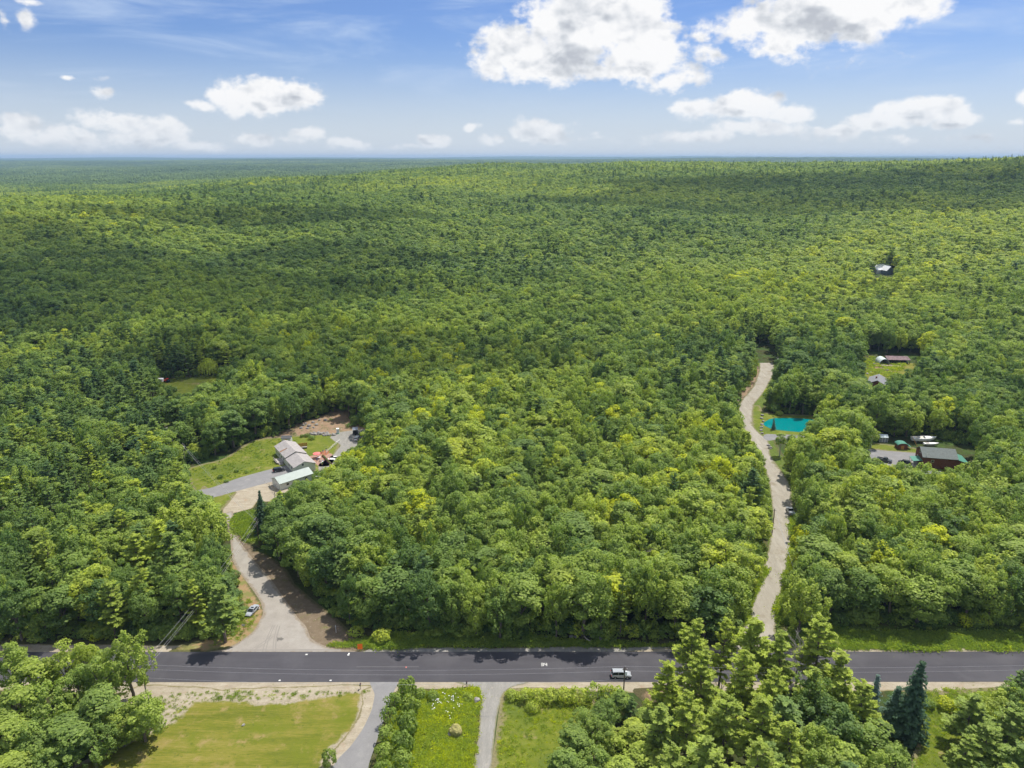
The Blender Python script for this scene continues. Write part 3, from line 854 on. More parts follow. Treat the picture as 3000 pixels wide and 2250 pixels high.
def tree_meshes(nm, res, mleaf, mbark):
    (V, F, T), (tv, tf) = res
    return (rawmesh(nm + "_crown", V, F, mleaf, [('leaf', 'FACE', T)]), rawmesh(nm + "_trunk", tv, tf, mbark))


def joined(nm, res, mleaf, mbark):
    (V, F, T), (tv, tf) = res
    VV = np.concatenate([V, tv]); FF = np.concatenate([F, tf + len(V)])
    mi = np.concatenate([np.zeros(len(F)), np.ones(len(tf))])
    return rawmesh(nm, VV, FF, [mleaf, mbark], [('leaf', 'FACE', np.concatenate([T, np.zeros(len(tf))]))], mi)


LIB = {}   # kind -> list of (crown, trunk, reference height, reference radius)
LIB['broadleaf'] = []
for i in range(9):
    Rr = [4.6, 4.2, 5.0, 3.8, 4.4, 4.8, 3.6, 5.2, 4.0][i]; H = [16, 17, 15, 17, 15, 18, 16, 16, 14][i]
    if i in (3, 6):      # narrow upright crowns
        Rr = [0, 0, 0, 2.9, 0, 0, 3.2][i]; res = broadleaf(100 + i, Rr, H, 46, 180, .38, .56, .47, -.85, (.26, .48))
    elif i in (1, 5, 8):  # loose, broken crowns of many small masses
        res = broadleaf(100 + i, Rr, H, 72, 135, .38, .56, .44, -.8, (.16, .34), rad=(.35, .98))
    elif i in (0, 4, 7):  # upward pointing sprays
        res = broadleaf(100 + i, Rr, H, 84, 115, .37, .55, .43, -.8, (.13, .27), jit=.55, rad=(.40, 1.0), sq=(.85, .85, 1.45))
    else:
        res = broadleaf(100 + i, Rr, H, 52 + 3 * (i % 4), 190, .40, .56 if i % 3 else .53, .42 if i % 2 else .46, -.8, (.19, .38), rad=(.48, .90))
    LIB['broadleaf'].append((*tree_meshes("broadleaf", res, LEAF, BARK), H, Rr, res))
LIB['birch'] = []
for i in range(3):
    res = broadleaf(200 + i, 2.5, 15, 26, 90, .40, .64, .34, -.7, (.3, .45))
    LIB['birch'].append((*tree_meshes("birch", res, LEAF, BIRCHBARK), 15, 2.5, res))
LIB['pine'] = []
for i in range(5):
    Rr = [4.4, 3.8, 4.9, 4.2, 3.5][i]; H = [18, 17, 19, 16, 18][i]
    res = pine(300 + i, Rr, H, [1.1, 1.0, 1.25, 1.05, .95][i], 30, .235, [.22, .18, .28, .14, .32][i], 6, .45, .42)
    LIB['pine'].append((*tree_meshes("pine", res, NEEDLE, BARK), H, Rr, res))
LIB['spruce'] = []
for i in range(3):
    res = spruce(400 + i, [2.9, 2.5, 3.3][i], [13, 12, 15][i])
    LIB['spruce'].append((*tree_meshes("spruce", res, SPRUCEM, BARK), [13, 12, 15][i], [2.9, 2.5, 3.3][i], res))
LIB['shrub'] = []
for i in range(5):
    Rr, H = [1.6, 1.9, 1.4, 2.2, 1.7][i], [2.6, 3.2, 2.0, 3.0, 3.8][i]
    res = broadleaf(500 + i, Rr, H, 15, 75, .33, .48, .5, -.5, (.34, .55))
    LIB['shrub'].append((*tree_meshes("shrub", res, LEAF, BARK), H, Rr, res))
LIB['willow'] = [(*tree_meshes("willow", willow(600), LEAF, BARK), 9, 4, None)]

# ---------------------------------------------------------------- where trees may stand
MS = 4                                     # mask cell in photograph pixels
MW, MH = 2212 // MS + 80, 1659 // MS + 140
MX0, MY0 = -40 * MS, -20 * MS


def raster(polys, grow=0):
    yy, xx = np.mgrid[0:MH, 0:MW]
    px = MX0 + (xx + .5) * MS; py = MY0 + (yy + .5) * MS
    m = np.zeros((MH, MW), bool)
    for P in polys:
        P = np.array(P, float); ins = np.zeros_like(m)
        for i in range(len(P)):
            x1, y1 = P[i - 1]; x2, y2 = P[i]
            if y1 == y2: continue
            c = ((y1 > py) != (y2 > py)) & (px < (x2 - x1) * (py - y1) / (y2 - y1) + x1)
            ins ^= c
        m |= ins
    return m


def look(m, X, Y):
    i = np.clip(((Y - MY0) / MS).astype(int), 0, MH - 1); j = np.clip(((X - MX0) / MS).astype(int), 0, MW - 1)
    return m[i, j]


# parts of the photograph where no crown hides the ground or what stands on it
OPEN = [
    [(-160, 1388), (60, 1388), (330, 1390), (420, 1390), (500, 1372), (528, 1340), (533, 1300), (528, 1270), (515, 1235), (503, 1212), (500, 1170), (500, 1150), (482, 1118), (478, 1085), (456, 1060), (430, 1050), (405, 1016), (440, 1003), (500, 980), (549, 952), (604, 944), (598, 928), (640, 920), (680, 908), (712, 894), (736, 890), (744, 908), (742, 926), (790, 928), (780, 945), (760, 965), (735, 975), (720, 1000), (682, 1016), (664, 1026), (640, 1036), (620, 1046), (606, 1064), (575, 1066), (556, 1082), (545, 1098), (548, 1150), (556, 1180), (575, 1200), (610, 1235), (660, 1300), (690, 1330), (740, 1362), (800, 1376), (1000, 1368), (1180, 1366), (1300, 1372), (1440, 1380), (1560, 1386), (1700, 1366), (1860, 1352), (2400, 1356), (2400, 1482), (-160, 1482)],
    [(1606, 1350), (1624, 1290), (1647, 1230), (1661, 1170), (1667, 1110), (1662, 1060), (1650, 1000), (1640, 968), (1632, 950), (1618, 930), (1607, 915), (1596, 882), (1608, 855), (1630, 820), (1641, 795), (1636, 748), (1655, 748), (1668, 780), (1674, 800), (1655, 840), (1630, 878), (1640, 890), (1660, 900), (1724, 903), (1728, 930), (1700, 942), (1656, 944), (1656, 980), (1692, 1020), (1712, 1063), (1722, 1100), (1722, 1125), (1712, 1180), (1697, 1262), (1682, 1350)],
    [(1892, 940), (1925, 938), (1980, 950), (2030, 952), (2062, 966), (2088, 996), (2088, 1012), (2046, 1012), (2000, 1006), (1985, 1004), (1920, 1006), (1884, 984), (1862, 968), (1892, 962)],
    [(1872, 774), (1898, 768), (1945, 776), (1944, 792), (1926, 800), (1916, 830), (1882, 830), (1872, 800)],
    [(1890, 576), (1912, 574), (1928, 584), (1926, 596), (1890, 597)],
    [(2128, 372), (2150, 372), (2150, 386), (2128, 386)],
    [(338, 822), (400, 815), (430, 818), (410, 848), (384, 850), (360, 832)],
    [(434, 812), (470, 806), (490, 808), (470, 818), (440, 830)],
    [(1000, 1478), (1030, 1486), (1036, 1520), (1034, 1562), (1022, 1657), (1016, 1700), (1064, 1700), (1066, 1620), (1076, 1540), (1088, 1500), (1150, 1510), (1230, 1540), (1210, 1600), (1180, 1640), (1170, 1700), (905, 1700), (912, 1500), (1000, 1490)],
    [(340, 1478), (1000, 1478), (985, 1490), (850, 1492), (820, 1560), (800, 1640), (790, 1700), (90, 1700), (200, 1640), (290, 1590), (335, 1520)],
    [(1960, 1482), (2100, 1482), (2070, 1520), (2030, 1560), (1990, 1600), (2000, 1640), (1990, 1700), (1960, 1700), (1962, 1610), (2010, 1560), (2012, 1500)],
    [(1368, 1484), (1440, 1484), (1420, 1508), (1380, 1504)],
    [(1886, 1458), (1904, 1456), (1938, 1480), (1972, 1424), (1992, 1420), (2022, 1560), (1990, 1590), (1930, 1575), (1886, 1545)],
    [(396, 960), (403, 960), (408, 1010), (400, 1010)],
]
# ground kept clear whether or not it is seen
BARE = [
    [(690, 1400), (690, 1345), (745, 1352), (800, 1366), (900, 1366), (900, 1400)],
    [(1840, 1410), (3000, 1410), (3000, 1362), (1840, 1360), (1700, 1372), (1680, 1400)],
    [(-900, 1390), (3000, 1390), (3000, 1490), (-900, 1490)],
    [(487, 1402), (530, 1330), (515, 1270), (495, 1200), (470, 1110), (420, 1080), (384, 1064), (370, 1004), (336, 930), (362, 924), (376, 945), (396, 1010), (549, 950), (610, 940), (640, 918), (700, 898), (738, 886), (752, 905), (750, 924), (800, 926), (800, 950), (740, 1000), (720, 1030), (660, 1066), (620, 1090), (560, 1110), (550, 1150), (610, 1212), (740, 1350), (800, 1400)],
    [(1590, 1405), (1608, 1340), (1645, 1240), (1662, 1110), (1650, 1000), (1600, 930), (1588, 870), (1630, 820), (1634, 745), (1672, 745), (1680, 800), (1650, 860), (1660, 898), (1780, 898), (1790, 930), (1900, 945), (2000, 940), (2110, 970), (2110, 1050), (1980, 1060), (1860, 985), (1700, 960), (1720, 1080), (1718, 1200), (1690, 1330), (1700, 1405)],
    [(1846, 766), (1990, 766), (2000, 800), (1960, 850), (1880, 860)],
    [(330, 822), (560, 804), (540, 830), (420, 862)], [(255, 878), (380, 868), (370, 925)],
    [(60, 1740), (160, 1650), (260, 1600), (340, 1560), (330, 1470), (860, 1470), (815, 1600), (800, 1740)],
    [(870, 1760), (905, 1480), (1260, 1480), (1300, 1540), (1270, 1760)],
    [(1900, 1740), (1960, 1640), (1960, 1480), (2120, 1480), (2100, 1540), (2060, 1600), (2060, 1740)],
]
M_OPEN = raster(OPEN); M_BARE = raster(BARE)
_s = unit(np.random.default_rng(5), 60)


def hides(x, y, z, h, r, zc=.58, hv=.42):
    """share of each crown that would stand before the open parts"""
    pts = np.stack([x[:, None] + _s[:, 0] * r[:, None] * .96, y[:, None] + _s[:, 1] * r[:, None] * .96, z[:, None] + h[:, None] * (zc + hv * .95 * _s[:, 2])], -1)
    X, Y, _ = proj(pts.reshape(-1, 3))
    return look(M_OPEN, X, Y).reshape(len(x), -1).mean(1)

# ---------------------------------------------------------------- scattering the wood
rng = np.random.default_rng(77)
TREES = []      # dicts: kind, x, y, z, h, r, rz, tone, var, [label]


def top_at(X, Y, h):
    """foot of a tree of height h whose tip the photograph shows at X, Y"""
    p = G(X, Y, h); return p.x, p.y


def own(kind, X, Y, h, r, tone, label=None, foot=False, group=None):
    if foot: p = G(X, Y); x, y = p.x, p.y
    else: x, y = top_at(X, Y, h)
    TREES.append(dict(kind=kind, x=x, y=y, z=float(height(x, y)), h=h, r=r, rz=rng.uniform(0, 6.28), tone=tone, var=int(rng.integers(len(LIB[kind]))), label=label, group=group, own=True))


# near pines over the road
PT = .80
for X, Y, h, r, t in [(1500, 1333, 20, 4.6, .80), (1566, 1342, 19, 3.6, .86), (1640, 1330, 20, 4.4, .82), (1695, 1368, 18, 4.0, .74), (1782, 1326, 21, 4.8, .80),
                      (1445, 1432, 16, 3.8, .88), (1528, 1408, 18, 4.2, .78), (1612, 1400, 18, 4.3, .84), (1672, 1432, 17, 4.0, .80), (1822, 1412, 17, 4.4, .82), (1760, 1440, 16, 3.6, .74),
                      (1494, 1498, 17, 4.4, .80), (1575, 1492, 18, 4.4, .72), (1658, 1512, 18, 4.6, .78), (1432, 1530, 14, 4.0, .66), (1530, 1590, 18, 4.8, .70), (1630, 1598, 18, 4.6, .74), (1450, 1610, 15, 4.3, .7), (1722, 1560, 16, 4.2, .8),
                      (1870, 1468, 15, 3.8, .78), (2100, 1496, 13, 4.0, .62), (2188, 1520, 14, 4.2, .58), (2140, 1560, 13, 4.2, .60), (2215, 1600, 14, 4, .55), (2090, 1590, 12, 3.6, .64), (2208, 1440, 12, 3.2, .42)]:
    own('pine', X, Y, h, r * 1.3, t - .04)
own('broadleaf', 1768, 1462, 15, 4.8, .28, "dark green maple with pointed leafy top among the pale pines south of the road")
own('broadleaf', 1890, 1560, 12, 5.2, .42); own('broadleaf', 1828, 1600, 12, 4.6, .60); own('broadleaf', 1760, 1610, 12, 4.5, .55); own('broadleaf', 1940, 1620, 10, 4.2, .45)
own('spruce', 1985, 1416, 20, 4.6, .25, "tall dark spruce with a sharp tip overlapping the road edge")
own('spruce', 1940, 1480, 11.5, 3.3, .55, "shorter grey-green spruce standing against the tall dark spruce")
own('spruce', 1897, 1455, 11.5, 2.3, .95, "narrow blue spruce with the palest needles beside the dark spruces")
own('shrub', 2004, 1528, 2.2, 1.5, .35, "small round green shrub by the tall dark spruce", True)
own('shrub', 2046, 1532, 2.6, 2.0, .93, "round yellow-leaved shrub on the verge east of the dark spruce", True)
own('shrub', 712, 1656, 4.4, 1.5, .45, "dark leafy sapling alone on the mown lawn by the curved driveway", True)
own('willow', 453, 812, 11, 5.6, .80, "pale drooping willow at the back of the far meadow", True)
own('spruce', 1671, 928, 6.2, 1.1, .75, "slim young conifer standing in front of the turquoise pond", True)
own('spruce', 558, 1062, 15, 3.3, .30, "dark pointed spruce at the corner of the sandy yard")
own('spruce', 574, 1092, 12, 2.8, .25)
# big trees left of the homestead and others that read on their own
own('broadleaf', 425, 868, 19, 6.4, .18, "huge dark maple crown behind the utility pole by the homestead lawn")
own('broadleaf', 495, 880, 18, 6.0, .15); own('broadleaf', 455, 905, 16, 5, .25)
own('pine', 318, 930, 21, 6.2, .93, "broad pale yellow-green pine above the west bend of the driveway")
own('pine', 300, 785, 21, 5.4, .42); own('pine', 250, 830, 20, 5.6, .40); own('pine', 215, 800, 20, 5, .38)
own('pine', 150, 870, 19, 5, .42); own('pine', 15, 1030, 20, 5.5, .92, "pale limber pine at the west margin of the near wood")
own('pine', 470, 1262, 17, 5.2, .52, "spreading layered pine beside the silver sedan's pull-off")
own('broadleaf', 440, 1095, 18, 7.0, .70, "broad bright green ash crown overhanging the west side road")
own('broadleaf', 925, 832, 17, 2.6, .93, "yellow-leaved tree standing out behind the homestead clearing")
own('birch', 800, 806, 17, 3.0, .8)
own('broadleaf', 1738, 1138, 10, 3.2, 1.0, "small bright yellow tree beside the gravel road below the pickup")
own('broadleaf', 1300, 1128, 11, 2.6, .98, "low orange-yellow treetop in a gap of the central wood")
own('shrub', 825, 1386, 3.2, 2.2, .85, "yellow-green bush beside the orange road work sign", True)
own('shrub', 770, 1372, 2.2, 2.0, .75, None, True)
for i, (X, Y, h, r, t) in enumerate([(262, 1366, 19, 5.2, .62), (215, 1400, 17, 4.4, .50), (296, 1500, 12, 4.4, .58)]):
    own('broadleaf', X, Y, h, r, t)
for X, Y, h, r, t in [(125, 1382, 17, 4.6, .72), (182, 1380, 16, 3.8, .74), (65, 1420, 15, 4.4, .66), (15, 1384, 15, 3.8, .55), (150, 1440, 15, 4.6, .45), (90, 1480, 15, 4.8, .5), (30, 1470, 16, 4.4, .6),
                      (200, 1478, 14, 4.6, .40), (250, 1520, 10, 3.8, .66), (140, 1540, 13, 4.8, .36), (60, 1560, 13, 4.8, .42), (190, 1570, 10, 4.2, .34), (0, 1540, 14, 4.5, .62), (90, 1620, 10, 4, .4), (20, 1630, 11, 4.4, .66)]:
    own('broadleaf', X, Y, h, r, t)
for X, Y, h, r, t in [(318, 1566, 3.6, 2.4, .8), (300, 1590, 3.4, 2.4, .7), (268, 1612, 4, 2.6, .6), (330, 1540, 3.4, 2.0, .75), (225, 1636, 4, 2.6, .55)]:
    own('shrub', X, Y, h, r, t, None, True)
# the tall hedge between the lanes
for X, Y, h, r, t in [(880, 1508, 5.2, 2.1, .5), (850, 1530, 4.6, 1.9, .42), (888, 1545, 4.8, 2.0, .55), (843, 1568, 4.8, 1.9, .38), (880, 1585, 5.0, 2.1, .45), (836, 1604, 4.8, 1.9, .5), (872, 1622, 5.2, 2.2, .4), (830, 1642, 4.6, 2.0, .55), (868, 1662, 5.2, 2.2, .48), (826, 1685, 4.8, 2.0, .4), (866, 1705, 5, 2.2, .5)]:
    own('shrub', X, Y, h, r, t, None, True, "bushes of the tall hedge between the curved driveway and the weedy lawn")
# scrub south of the road
for X, Y, h, r, t in [(1105, 1508, 2.2, 1.6, .72), (1135, 1512, 3.0, 2.0, .78), (1160, 1516, 3.2, 2.2, .82), (1190, 1512, 3.0, 2.2, .80), (1222, 1514, 3.2, 2.2, .84), (1250, 1516, 3.6, 2.3, .76),
                      (1150, 1533, 2.2, 1.6, .8), (1282, 1512, 4.4, 2.2, .62), (1310, 1512, 4.2, 2.2, .74), (1338, 1518, 3.6, 1.8, .8), (935, 1506, 1.8, 1.4, .4), (908, 1502, 1.8, 1.4, .45), (1012, 1512, 1.5, 1.3, .7)]:
    own('shrub', X, Y, h, r, t, None, True)
for X, Y, h, r, t in [(1262, 1532, 7, 3.0, .42), (1300, 1560, 7, 3.2, .48), (1240, 1570, 8, 3.2, .40), (1330, 1580, 6, 3.2, .74), (1280, 1610, 7.5, 3.6, .42), (1220, 1620, 8, 3.4, .36), (1370, 1560, 6.5, 3.0, .78), (1390, 1610, 7, 3.6, .7), (1340, 1640, 7, 3.6, .64), (1260, 1650, 7, 3.6, .4), (1400, 1530, 5.5, 2.8, .5)]:
    own('broadleaf', X, Y, h, r, t)
# birches by the pond
for X, Y, h in [(1822, 948, 15), (1838, 952, 16), (1850, 956, 15), (1866, 958, 14), (1806, 944, 15), (1792, 950, 13), (1880, 966, 9), (1845, 944, 16), (1815, 935, 15), (1775, 940, 14)]:
    own('birch', X, Y, h, 3.0, .62, None, True, "birches grouped between the pond and the parking area")
own('birch', 1684, 985, 11, 2.4, .5, None, True)
own('broadleaf', 1997, 1250, 1, 1, .5) if False else None
own('broadleaf', 2024, 1063, 6.5, 2.6, .70, "young maple in front of the red barn wall", True)
own('broadleaf', 1936, 1060, 7, 3.4, .50, "round tree before the parked cars west of the red barn", True)

KN = len(TREES)
ex = np.array([(t['x'], t['y'], t['r']) for t in TREES])


def region_kind(X, Y, x, y, n1):
    """chance of a pine at this spot"""
    p = np.where(n1 > .25, .34, .07) * np.where(y > 1100, .5, 1)
    p = np.where((X < 440) & (Y > 760) & (Y < 1160), .55, p)
    p = np.where((X < 560) & (Y >= 1160) & (Y < 1420), .32, p)
    p = np.where((X > 1280) & (Y > 1480), .30, p)
    p = np.where((X > 560) & (X < 1640) & (Y > 1000) & (Y < 1420), .09, p)
    return p


def grid(y0, y1, sp, half=.84, extra=18):
    ys = np.arange(y0, y1, sp * .866); P = []
    for i, yv in enumerate(ys):
        hw = yv * half + extra
        xs = np.arange(-hw, hw, sp) + (i % 2) * sp / 2
        P.append(np.stack([xs, np.full(len(xs), yv)], 1))
    P = np.concatenate(P)
    return P + rng.uniform(-.33, .33, P.shape) * sp


def wob(x, y, s, k=0):
    return (np.sin(x / s + 1.7 * np.sin(y / s * .8 + k) + k) + np.sin(y / s * 1.15 + 1.9 * np.sin(x / s * .7 + 2 * k) + k * 1.3)) * .5


def scatter(y0, y1, sp, passes, half=.84):
    P = grid(y0, y1, sp, half)
    x, y = P[:, 0], P[:, 1]
    z = height(x, y)
    X, Y, zc = proj(np.stack([x, y, z], 1))
    ok = ~look(M_BARE, X, Y)
    if y0 < 500:
        d = np.sqrt((x[:, None] - ex[None, :, 0]) ** 2 + (y[:, None] - ex[None, :, 1]) ** 2)
        ok &= (d > ex[None, :, 2] * .72 + sp * .22).all(1)
    x, y, z, X, Y = x[ok], y[ok], z[ok], X[ok], Y[ok]
    n = len(x)
    n1 = wob(x, y, 70, 1) * .6 + wob(x, y, 23, 2) * .4
    pine_ = rng.random(n) < region_kind(X, Y, x, y, n1)
    h = rng.uniform(14.2, 18.8, n) + 1.5 * wob(x, y, 40, 5); r = rng.uniform(4.2, 6.9, n) * (h / 17) ** .5
    r = np.where(rng.random(n) < .16, r * .72, r) * (1.12 if y0 > 500 else 1)
    h = np.where(rng.random(n) < .07, h * 1.2, h); h = np.where(pine_, h * 1.07, h); r = np.where(pine_, r * .84, r)
    # woods south of the road are lower
    near = Y > 1478
    h = np.where(near & (X < 1420), h * .42, np.where(near, h * .72, h)); r = np.where(near & (X < 1420), r * .55, r)
    tone = .44 + .19 * rng.normal(size=n) + .20 * wob(x, y, 90, 3) + .10 * wob(x, y, 33, 4)
    tone = np.where(rng.random(n) < .04, tone + .20, tone)
    tone = np.where((Y > 1200) & (Y < 1420) & ~pine_, tone - .04, tone)
    tone = np.where((X < 900) & (Y < 1000) & (Y > 560), tone - .14, tone)
    tone = np.where(Y < 760, .42 + (tone - .42) * .72 + .16 * wob(x, y, 170, 7), tone)
    tone = np.where(pine_ & (X < 560) & (Y > 1000), tone + .22, tone)
    alive = np.ones(n, bool); out = []
    for k in passes:
        hh, rr = h * k, r * (k ** .85)
        if y0 < 900:
            hd = hides(x, y, z, hh, rr)
            take = alive & (hd < .02)
        else: take = alive
        for i in np.nonzero(take)[0]:
            kind = 'pine' if pine_[i] and k > .45 else 'broadleaf'
            if hh[i] < 5.2: kind = 'shrub'
            out.append((kind, x[i], y[i], z[i], hh[i], rr[i], rng.uniform(0, 6.28), float(np.clip(tone[i], .02, .97))))
        alive &= ~take
    return out


auto = scatter(104, 520, 6.5, (1, .78, .58, .4, .26, .15))
mid = scatter(520, 1250, 7.1, (1, .6))
far = scatter(1250, 2700, 8.2, (1,), .80)
for a in auto:
    TREES.append(dict(kind=a[0], x=a[1], y=a[2], z=a[3], h=a[4], r=a[5], rz=a[6], tone=a[7], var=int(rng.integers(len(LIB[a[0]]))), label=None, group=None, own=False))

P = np.array([(t['x'], t['y'], t['z'] + t['h'] * .7) for t in TREES])
TX, TY, TZc = proj(P)
PF = np.array([(t['x'], t['y'], t['z']) for t in TREES]); FX, FY, _ = proj(PF)
for i, t in enumerate(TREES):
    t['X'], t['Y'], t['FX'], t['FY'], t['zc'] = TX[i], TY[i], FX[i], FY[i], TZc[i]
    t['in'] = -40 < TX[i] < 2252 and TY[i] < 1690
    t['big'] = t['h'] * t['r'] / TZc[i] ** 2
CAP = {'broadleaf': 300, 'pine': 130, 'birch': 60, 'spruce': 40, 'shrub': 150, 'willow': 5}
chosen = []; rest = []
for kind in CAP:
    L = [t for t in TREES if t['kind'] == kind and t['in']]
    L.sort(key=lambda t: (not t['own'], -t['big']))
    chosen += L[:CAP[kind]]; rest += L[CAP[kind]:]
rest += [t for t in TREES if not t['in']]

ORD = "first second third fourth fifth sixth seventh eighth ninth tenth eleventh twelfth thirteenth fourteenth fifteenth sixteenth seventeenth eighteenth nineteenth twentieth".split()


def where(t):
    X, Y = t['FX'], t['FY']
    if Y > 1476:
        if X < 700: return "in the southwest corner wood"
        if X < 930: return "in the hedge by the weedy lawn"
        if X < 1420: return "in the roadside scrub"
        if X < 1930: return "in the roadside pine grove"
        return "in the southeast garden"
    if X < 560: 
        if Y > 1290: return "in the west wood's roadside rank"
        if Y > 1130: return "inside the west wood"
        return "northwest of the homestead"
    if X < 1650:
        if Y > 1330: return "in the central wood's roadside rank"
        if Y > 1250: return "in the central wood's second rank"
        if Y > 1170: return "in the central wood's third rank"
        if X < 900 and Y < 1000: return "behind the homestead"
        return "deep in the central wood"
    if Y > 1330: return "in the east wood's roadside rank"
    if Y > 1180: return "in the lower east wood"
    if Y > 1010: return "in the wood before the red barn"
    return "around the pond and red barn"


def tonew(t):
    v = t['tone']
    if t['kind'] == 'pine': return "dark" if v < .35 else "mid-green" if v < .62 else "pale yellow-green"
    return "deep green" if v < .28 else "mid-green" if v < .5 else "light green" if v < .7 else "yellow-green"


def sizew(t):
    h = t['h']
    return ("tall" if h > 16.5 else "medium" if h > 11 else "small") if t['kind'] != 'shrub' else ("high" if h > 3 else "low")


NAMEK = {'broadleaf': 'broadleaf_tree', 'pine': 'pine_tree', 'birch': 'birch_tree', 'spruce': 'spruce_tree', 'shrub': 'leafy_shrub', 'willow': 'willow_tree'}
SAY = {'broadleaf': 'broadleaf tree', 'pine': 'pine', 'birch': 'white-barked birch', 'spruce': 'spruce', 'shrub': 'leafy shrub', 'willow': 'willow'}
sets = {}
for t in chosen:
    if t['label'] is None:
        key = f"{sizew(t)} {tonew(t)} {SAY[t['kind']]} {where(t)}"
        sets.setdefault(key, []).append(t)
for key, L in sets.items():
    L.sort(key=lambda t: t['X'])
    for i, t in enumerate(L):
        if len(L) == 1: t['label'] = key
        elif i < len(ORD): t['label'] = f"{key}, {ORD[i]} from the left"
        elif len(L) - i <= len(ORD): t['label'] = f"{key}, {ORD[len(L) - i - 1]} from the right"
        else: t['label'] = key + ", midway along"
for t in chosen:
    c, tr, H0, R0, _r = LIB[t['kind']][t['var']]
    root = empty(NAMEK[t['kind']], (t['x'], t['y'], t['z']), t['rz'], label=t['label'], cat='shrub' if t['kind'] == 'shrub' else 'tree',
                 group=t['group'] or SAY[t['kind']] + 's ' + where(t))
    root.rotation_euler = (rng.normal() * .04, rng.normal() * .04, t['rz'])
    root.scale = (t['r'] / R0, t['r'] / R0, t['h'] / H0)
    cr = link("crown", c, root); cr['tone'] = t['tone']
    tk = link("trunk" if t['kind'] != 'shrub' else "stem", tr, root)
print("trees near", len(TREES), "chosen", len(chosen), "mid", len(mid), "far", len(far), {k: sum(t['kind'] == k for t in chosen) for k in CAP})

# ---------------------------------------------------------------- the rest of the wood: one object
SRC = []
src_col = bpy.data.collections.new("wood_sources")


def add_src(me, H0, R0):
    o = bpy.data.objects.new("wood_source_%03d" % len(SRC), me)
    src_col.objects.link(o); SRC.append((H0, R0)); return len(SRC) - 1


IDX = {}
for kind in ('broadleaf', 'pine', 'spruce', 'birch', 'shrub'):
    IDX[kind] = [add_src(joined("wood_" + kind, l[4], {'broadleaf': LEAF, 'pine': NEEDLE, 'spruce': SPRUCEM, 'birch': LEAF, 'shrub': LEAF}[kind], BIRCHBARK if kind == 'birch' else BARK), l[2], l[3]) for l in LIB[kind]]
IDX['bmid'] = []
for i in range(7):
    Rr, H = [4.6, 4.0, 5.0, 4.3, 3.8, 4.8, 4.2][i], [16, 17, 15, 16, 15, 18, 16][i]
    IDX['bmid'].append(add_src(joined("wood_mid", broadleaf(700 + i, Rr, H, 26, 50, .85, .57, .42, lobe=(.3, .46), jit=.22, tv=.55), LEAF, BARK), H, Rr))
IDX['pmid'] = []
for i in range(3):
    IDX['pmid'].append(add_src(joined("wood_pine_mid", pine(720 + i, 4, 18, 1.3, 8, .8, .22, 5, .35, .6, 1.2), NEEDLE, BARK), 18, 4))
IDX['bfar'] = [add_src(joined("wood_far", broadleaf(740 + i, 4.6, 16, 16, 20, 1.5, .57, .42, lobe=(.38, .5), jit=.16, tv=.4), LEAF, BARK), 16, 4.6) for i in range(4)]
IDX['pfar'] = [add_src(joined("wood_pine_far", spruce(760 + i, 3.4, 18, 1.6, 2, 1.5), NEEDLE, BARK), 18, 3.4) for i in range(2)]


def patch(seed, L=64, nt=80, con=.2):
    r_ = np.random.default_rng(seed); v0, f0 = ICO[1]; f0 = np.array(f0)
    Vs = []; Fs = []; T = []
    for k in range(nt):
        cx, cyy = r_.uniform(-L / 2, L / 2, 2)
        c = r_.random() < con
        s = np.array([2.6, 2.6, 8.5]) if c else np.array([4.6, 4.6, 4.6]) * r_.uniform(.7, 1.3)
        v = v0 * s * (1 + .22 * r_.normal(size=(len(v0), 1)))
        if c: v[:, :2] *= np.clip(1.1 - (v[:, 2:3] + 8) / 16, .05, 1.3)
        Vs.append(v + [cx, cyy, r_.uniform(8, 12)]); Fs.append(f0 + k * len(v0))
        T.append(np.clip(r_.normal(.5 - .3 * c, .18) + r_.normal(size=len(f0)) * .05, 0, 1))
    return rawmesh("wood_patch", np.concatenate(Vs), np.concatenate(Fs), [LEAF], [('leaf', 'FACE', np.concatenate(T))])


for i in range(3):
    tv_, tf__ = bare(770 + i, 15); IDX.setdefault('snag', []).append(add_src(rawmesh('wood_snag', tv_, tf__, DEADWOOD), 15, 1))
IDX['patch'] = [add_src(patch(800 + i, con=.1 + .12 * i), 1, 1) for i in range(5)]
pts = []
for t in rest:
    k = t['kind'] if t['kind'] in IDX else 'broadleaf'
    s = IDX[k][t['var'] % len(IDX[k])]; H0, R0 = SRC[s]
    pts.append((t['x'], t['y'], t['z'] - .2, t['r'] / R0, t['h'] / H0, t['rz'], s, t['tone']))
for L, lim in ((mid, 800), (far, 99999)):
    for kind, x, y, z, h, r, rz, tone in L:
        if y > 1700:
            k = 'pfar' if kind == 'pine' else 'bfar'
        elif y > 640: k = 'pmid' if kind == 'pine' else 'bmid'
        else: k = kind
        s = IDX[k][int(rng.integers(len(IDX[k])))]; H0, R0 = SRC[s]
        if k == 'pfar': h *= 1.12
        if 1300 < y < 2000 and rng.random() < .018: s = IDX['pfar'][0]; H0, R0 = SRC[s]; h = rng.uniform(21, 27); r = 3.4; tone = .15
        elif y < 1000 and rng.random() < .012: s = IDX['snag'][int(rng.integers(3))]; H0, R0 = 15, r; h = rng.uniform(15, 19)
        pts.append((x, y, z - .3, r / R0 * (1.1 if y > 640 else 1), h / H0, rz, s, tone))
pg = grid(2700, 9500, 56, .82, 200)
pz = height(pg[:, 0], pg[:, 1])
pt_tone = np.clip(.20 + .12 * rng.normal(size=len(pg)) + .22 * wob(pg[:, 0], pg[:, 1], 420, 3), .02, .8)
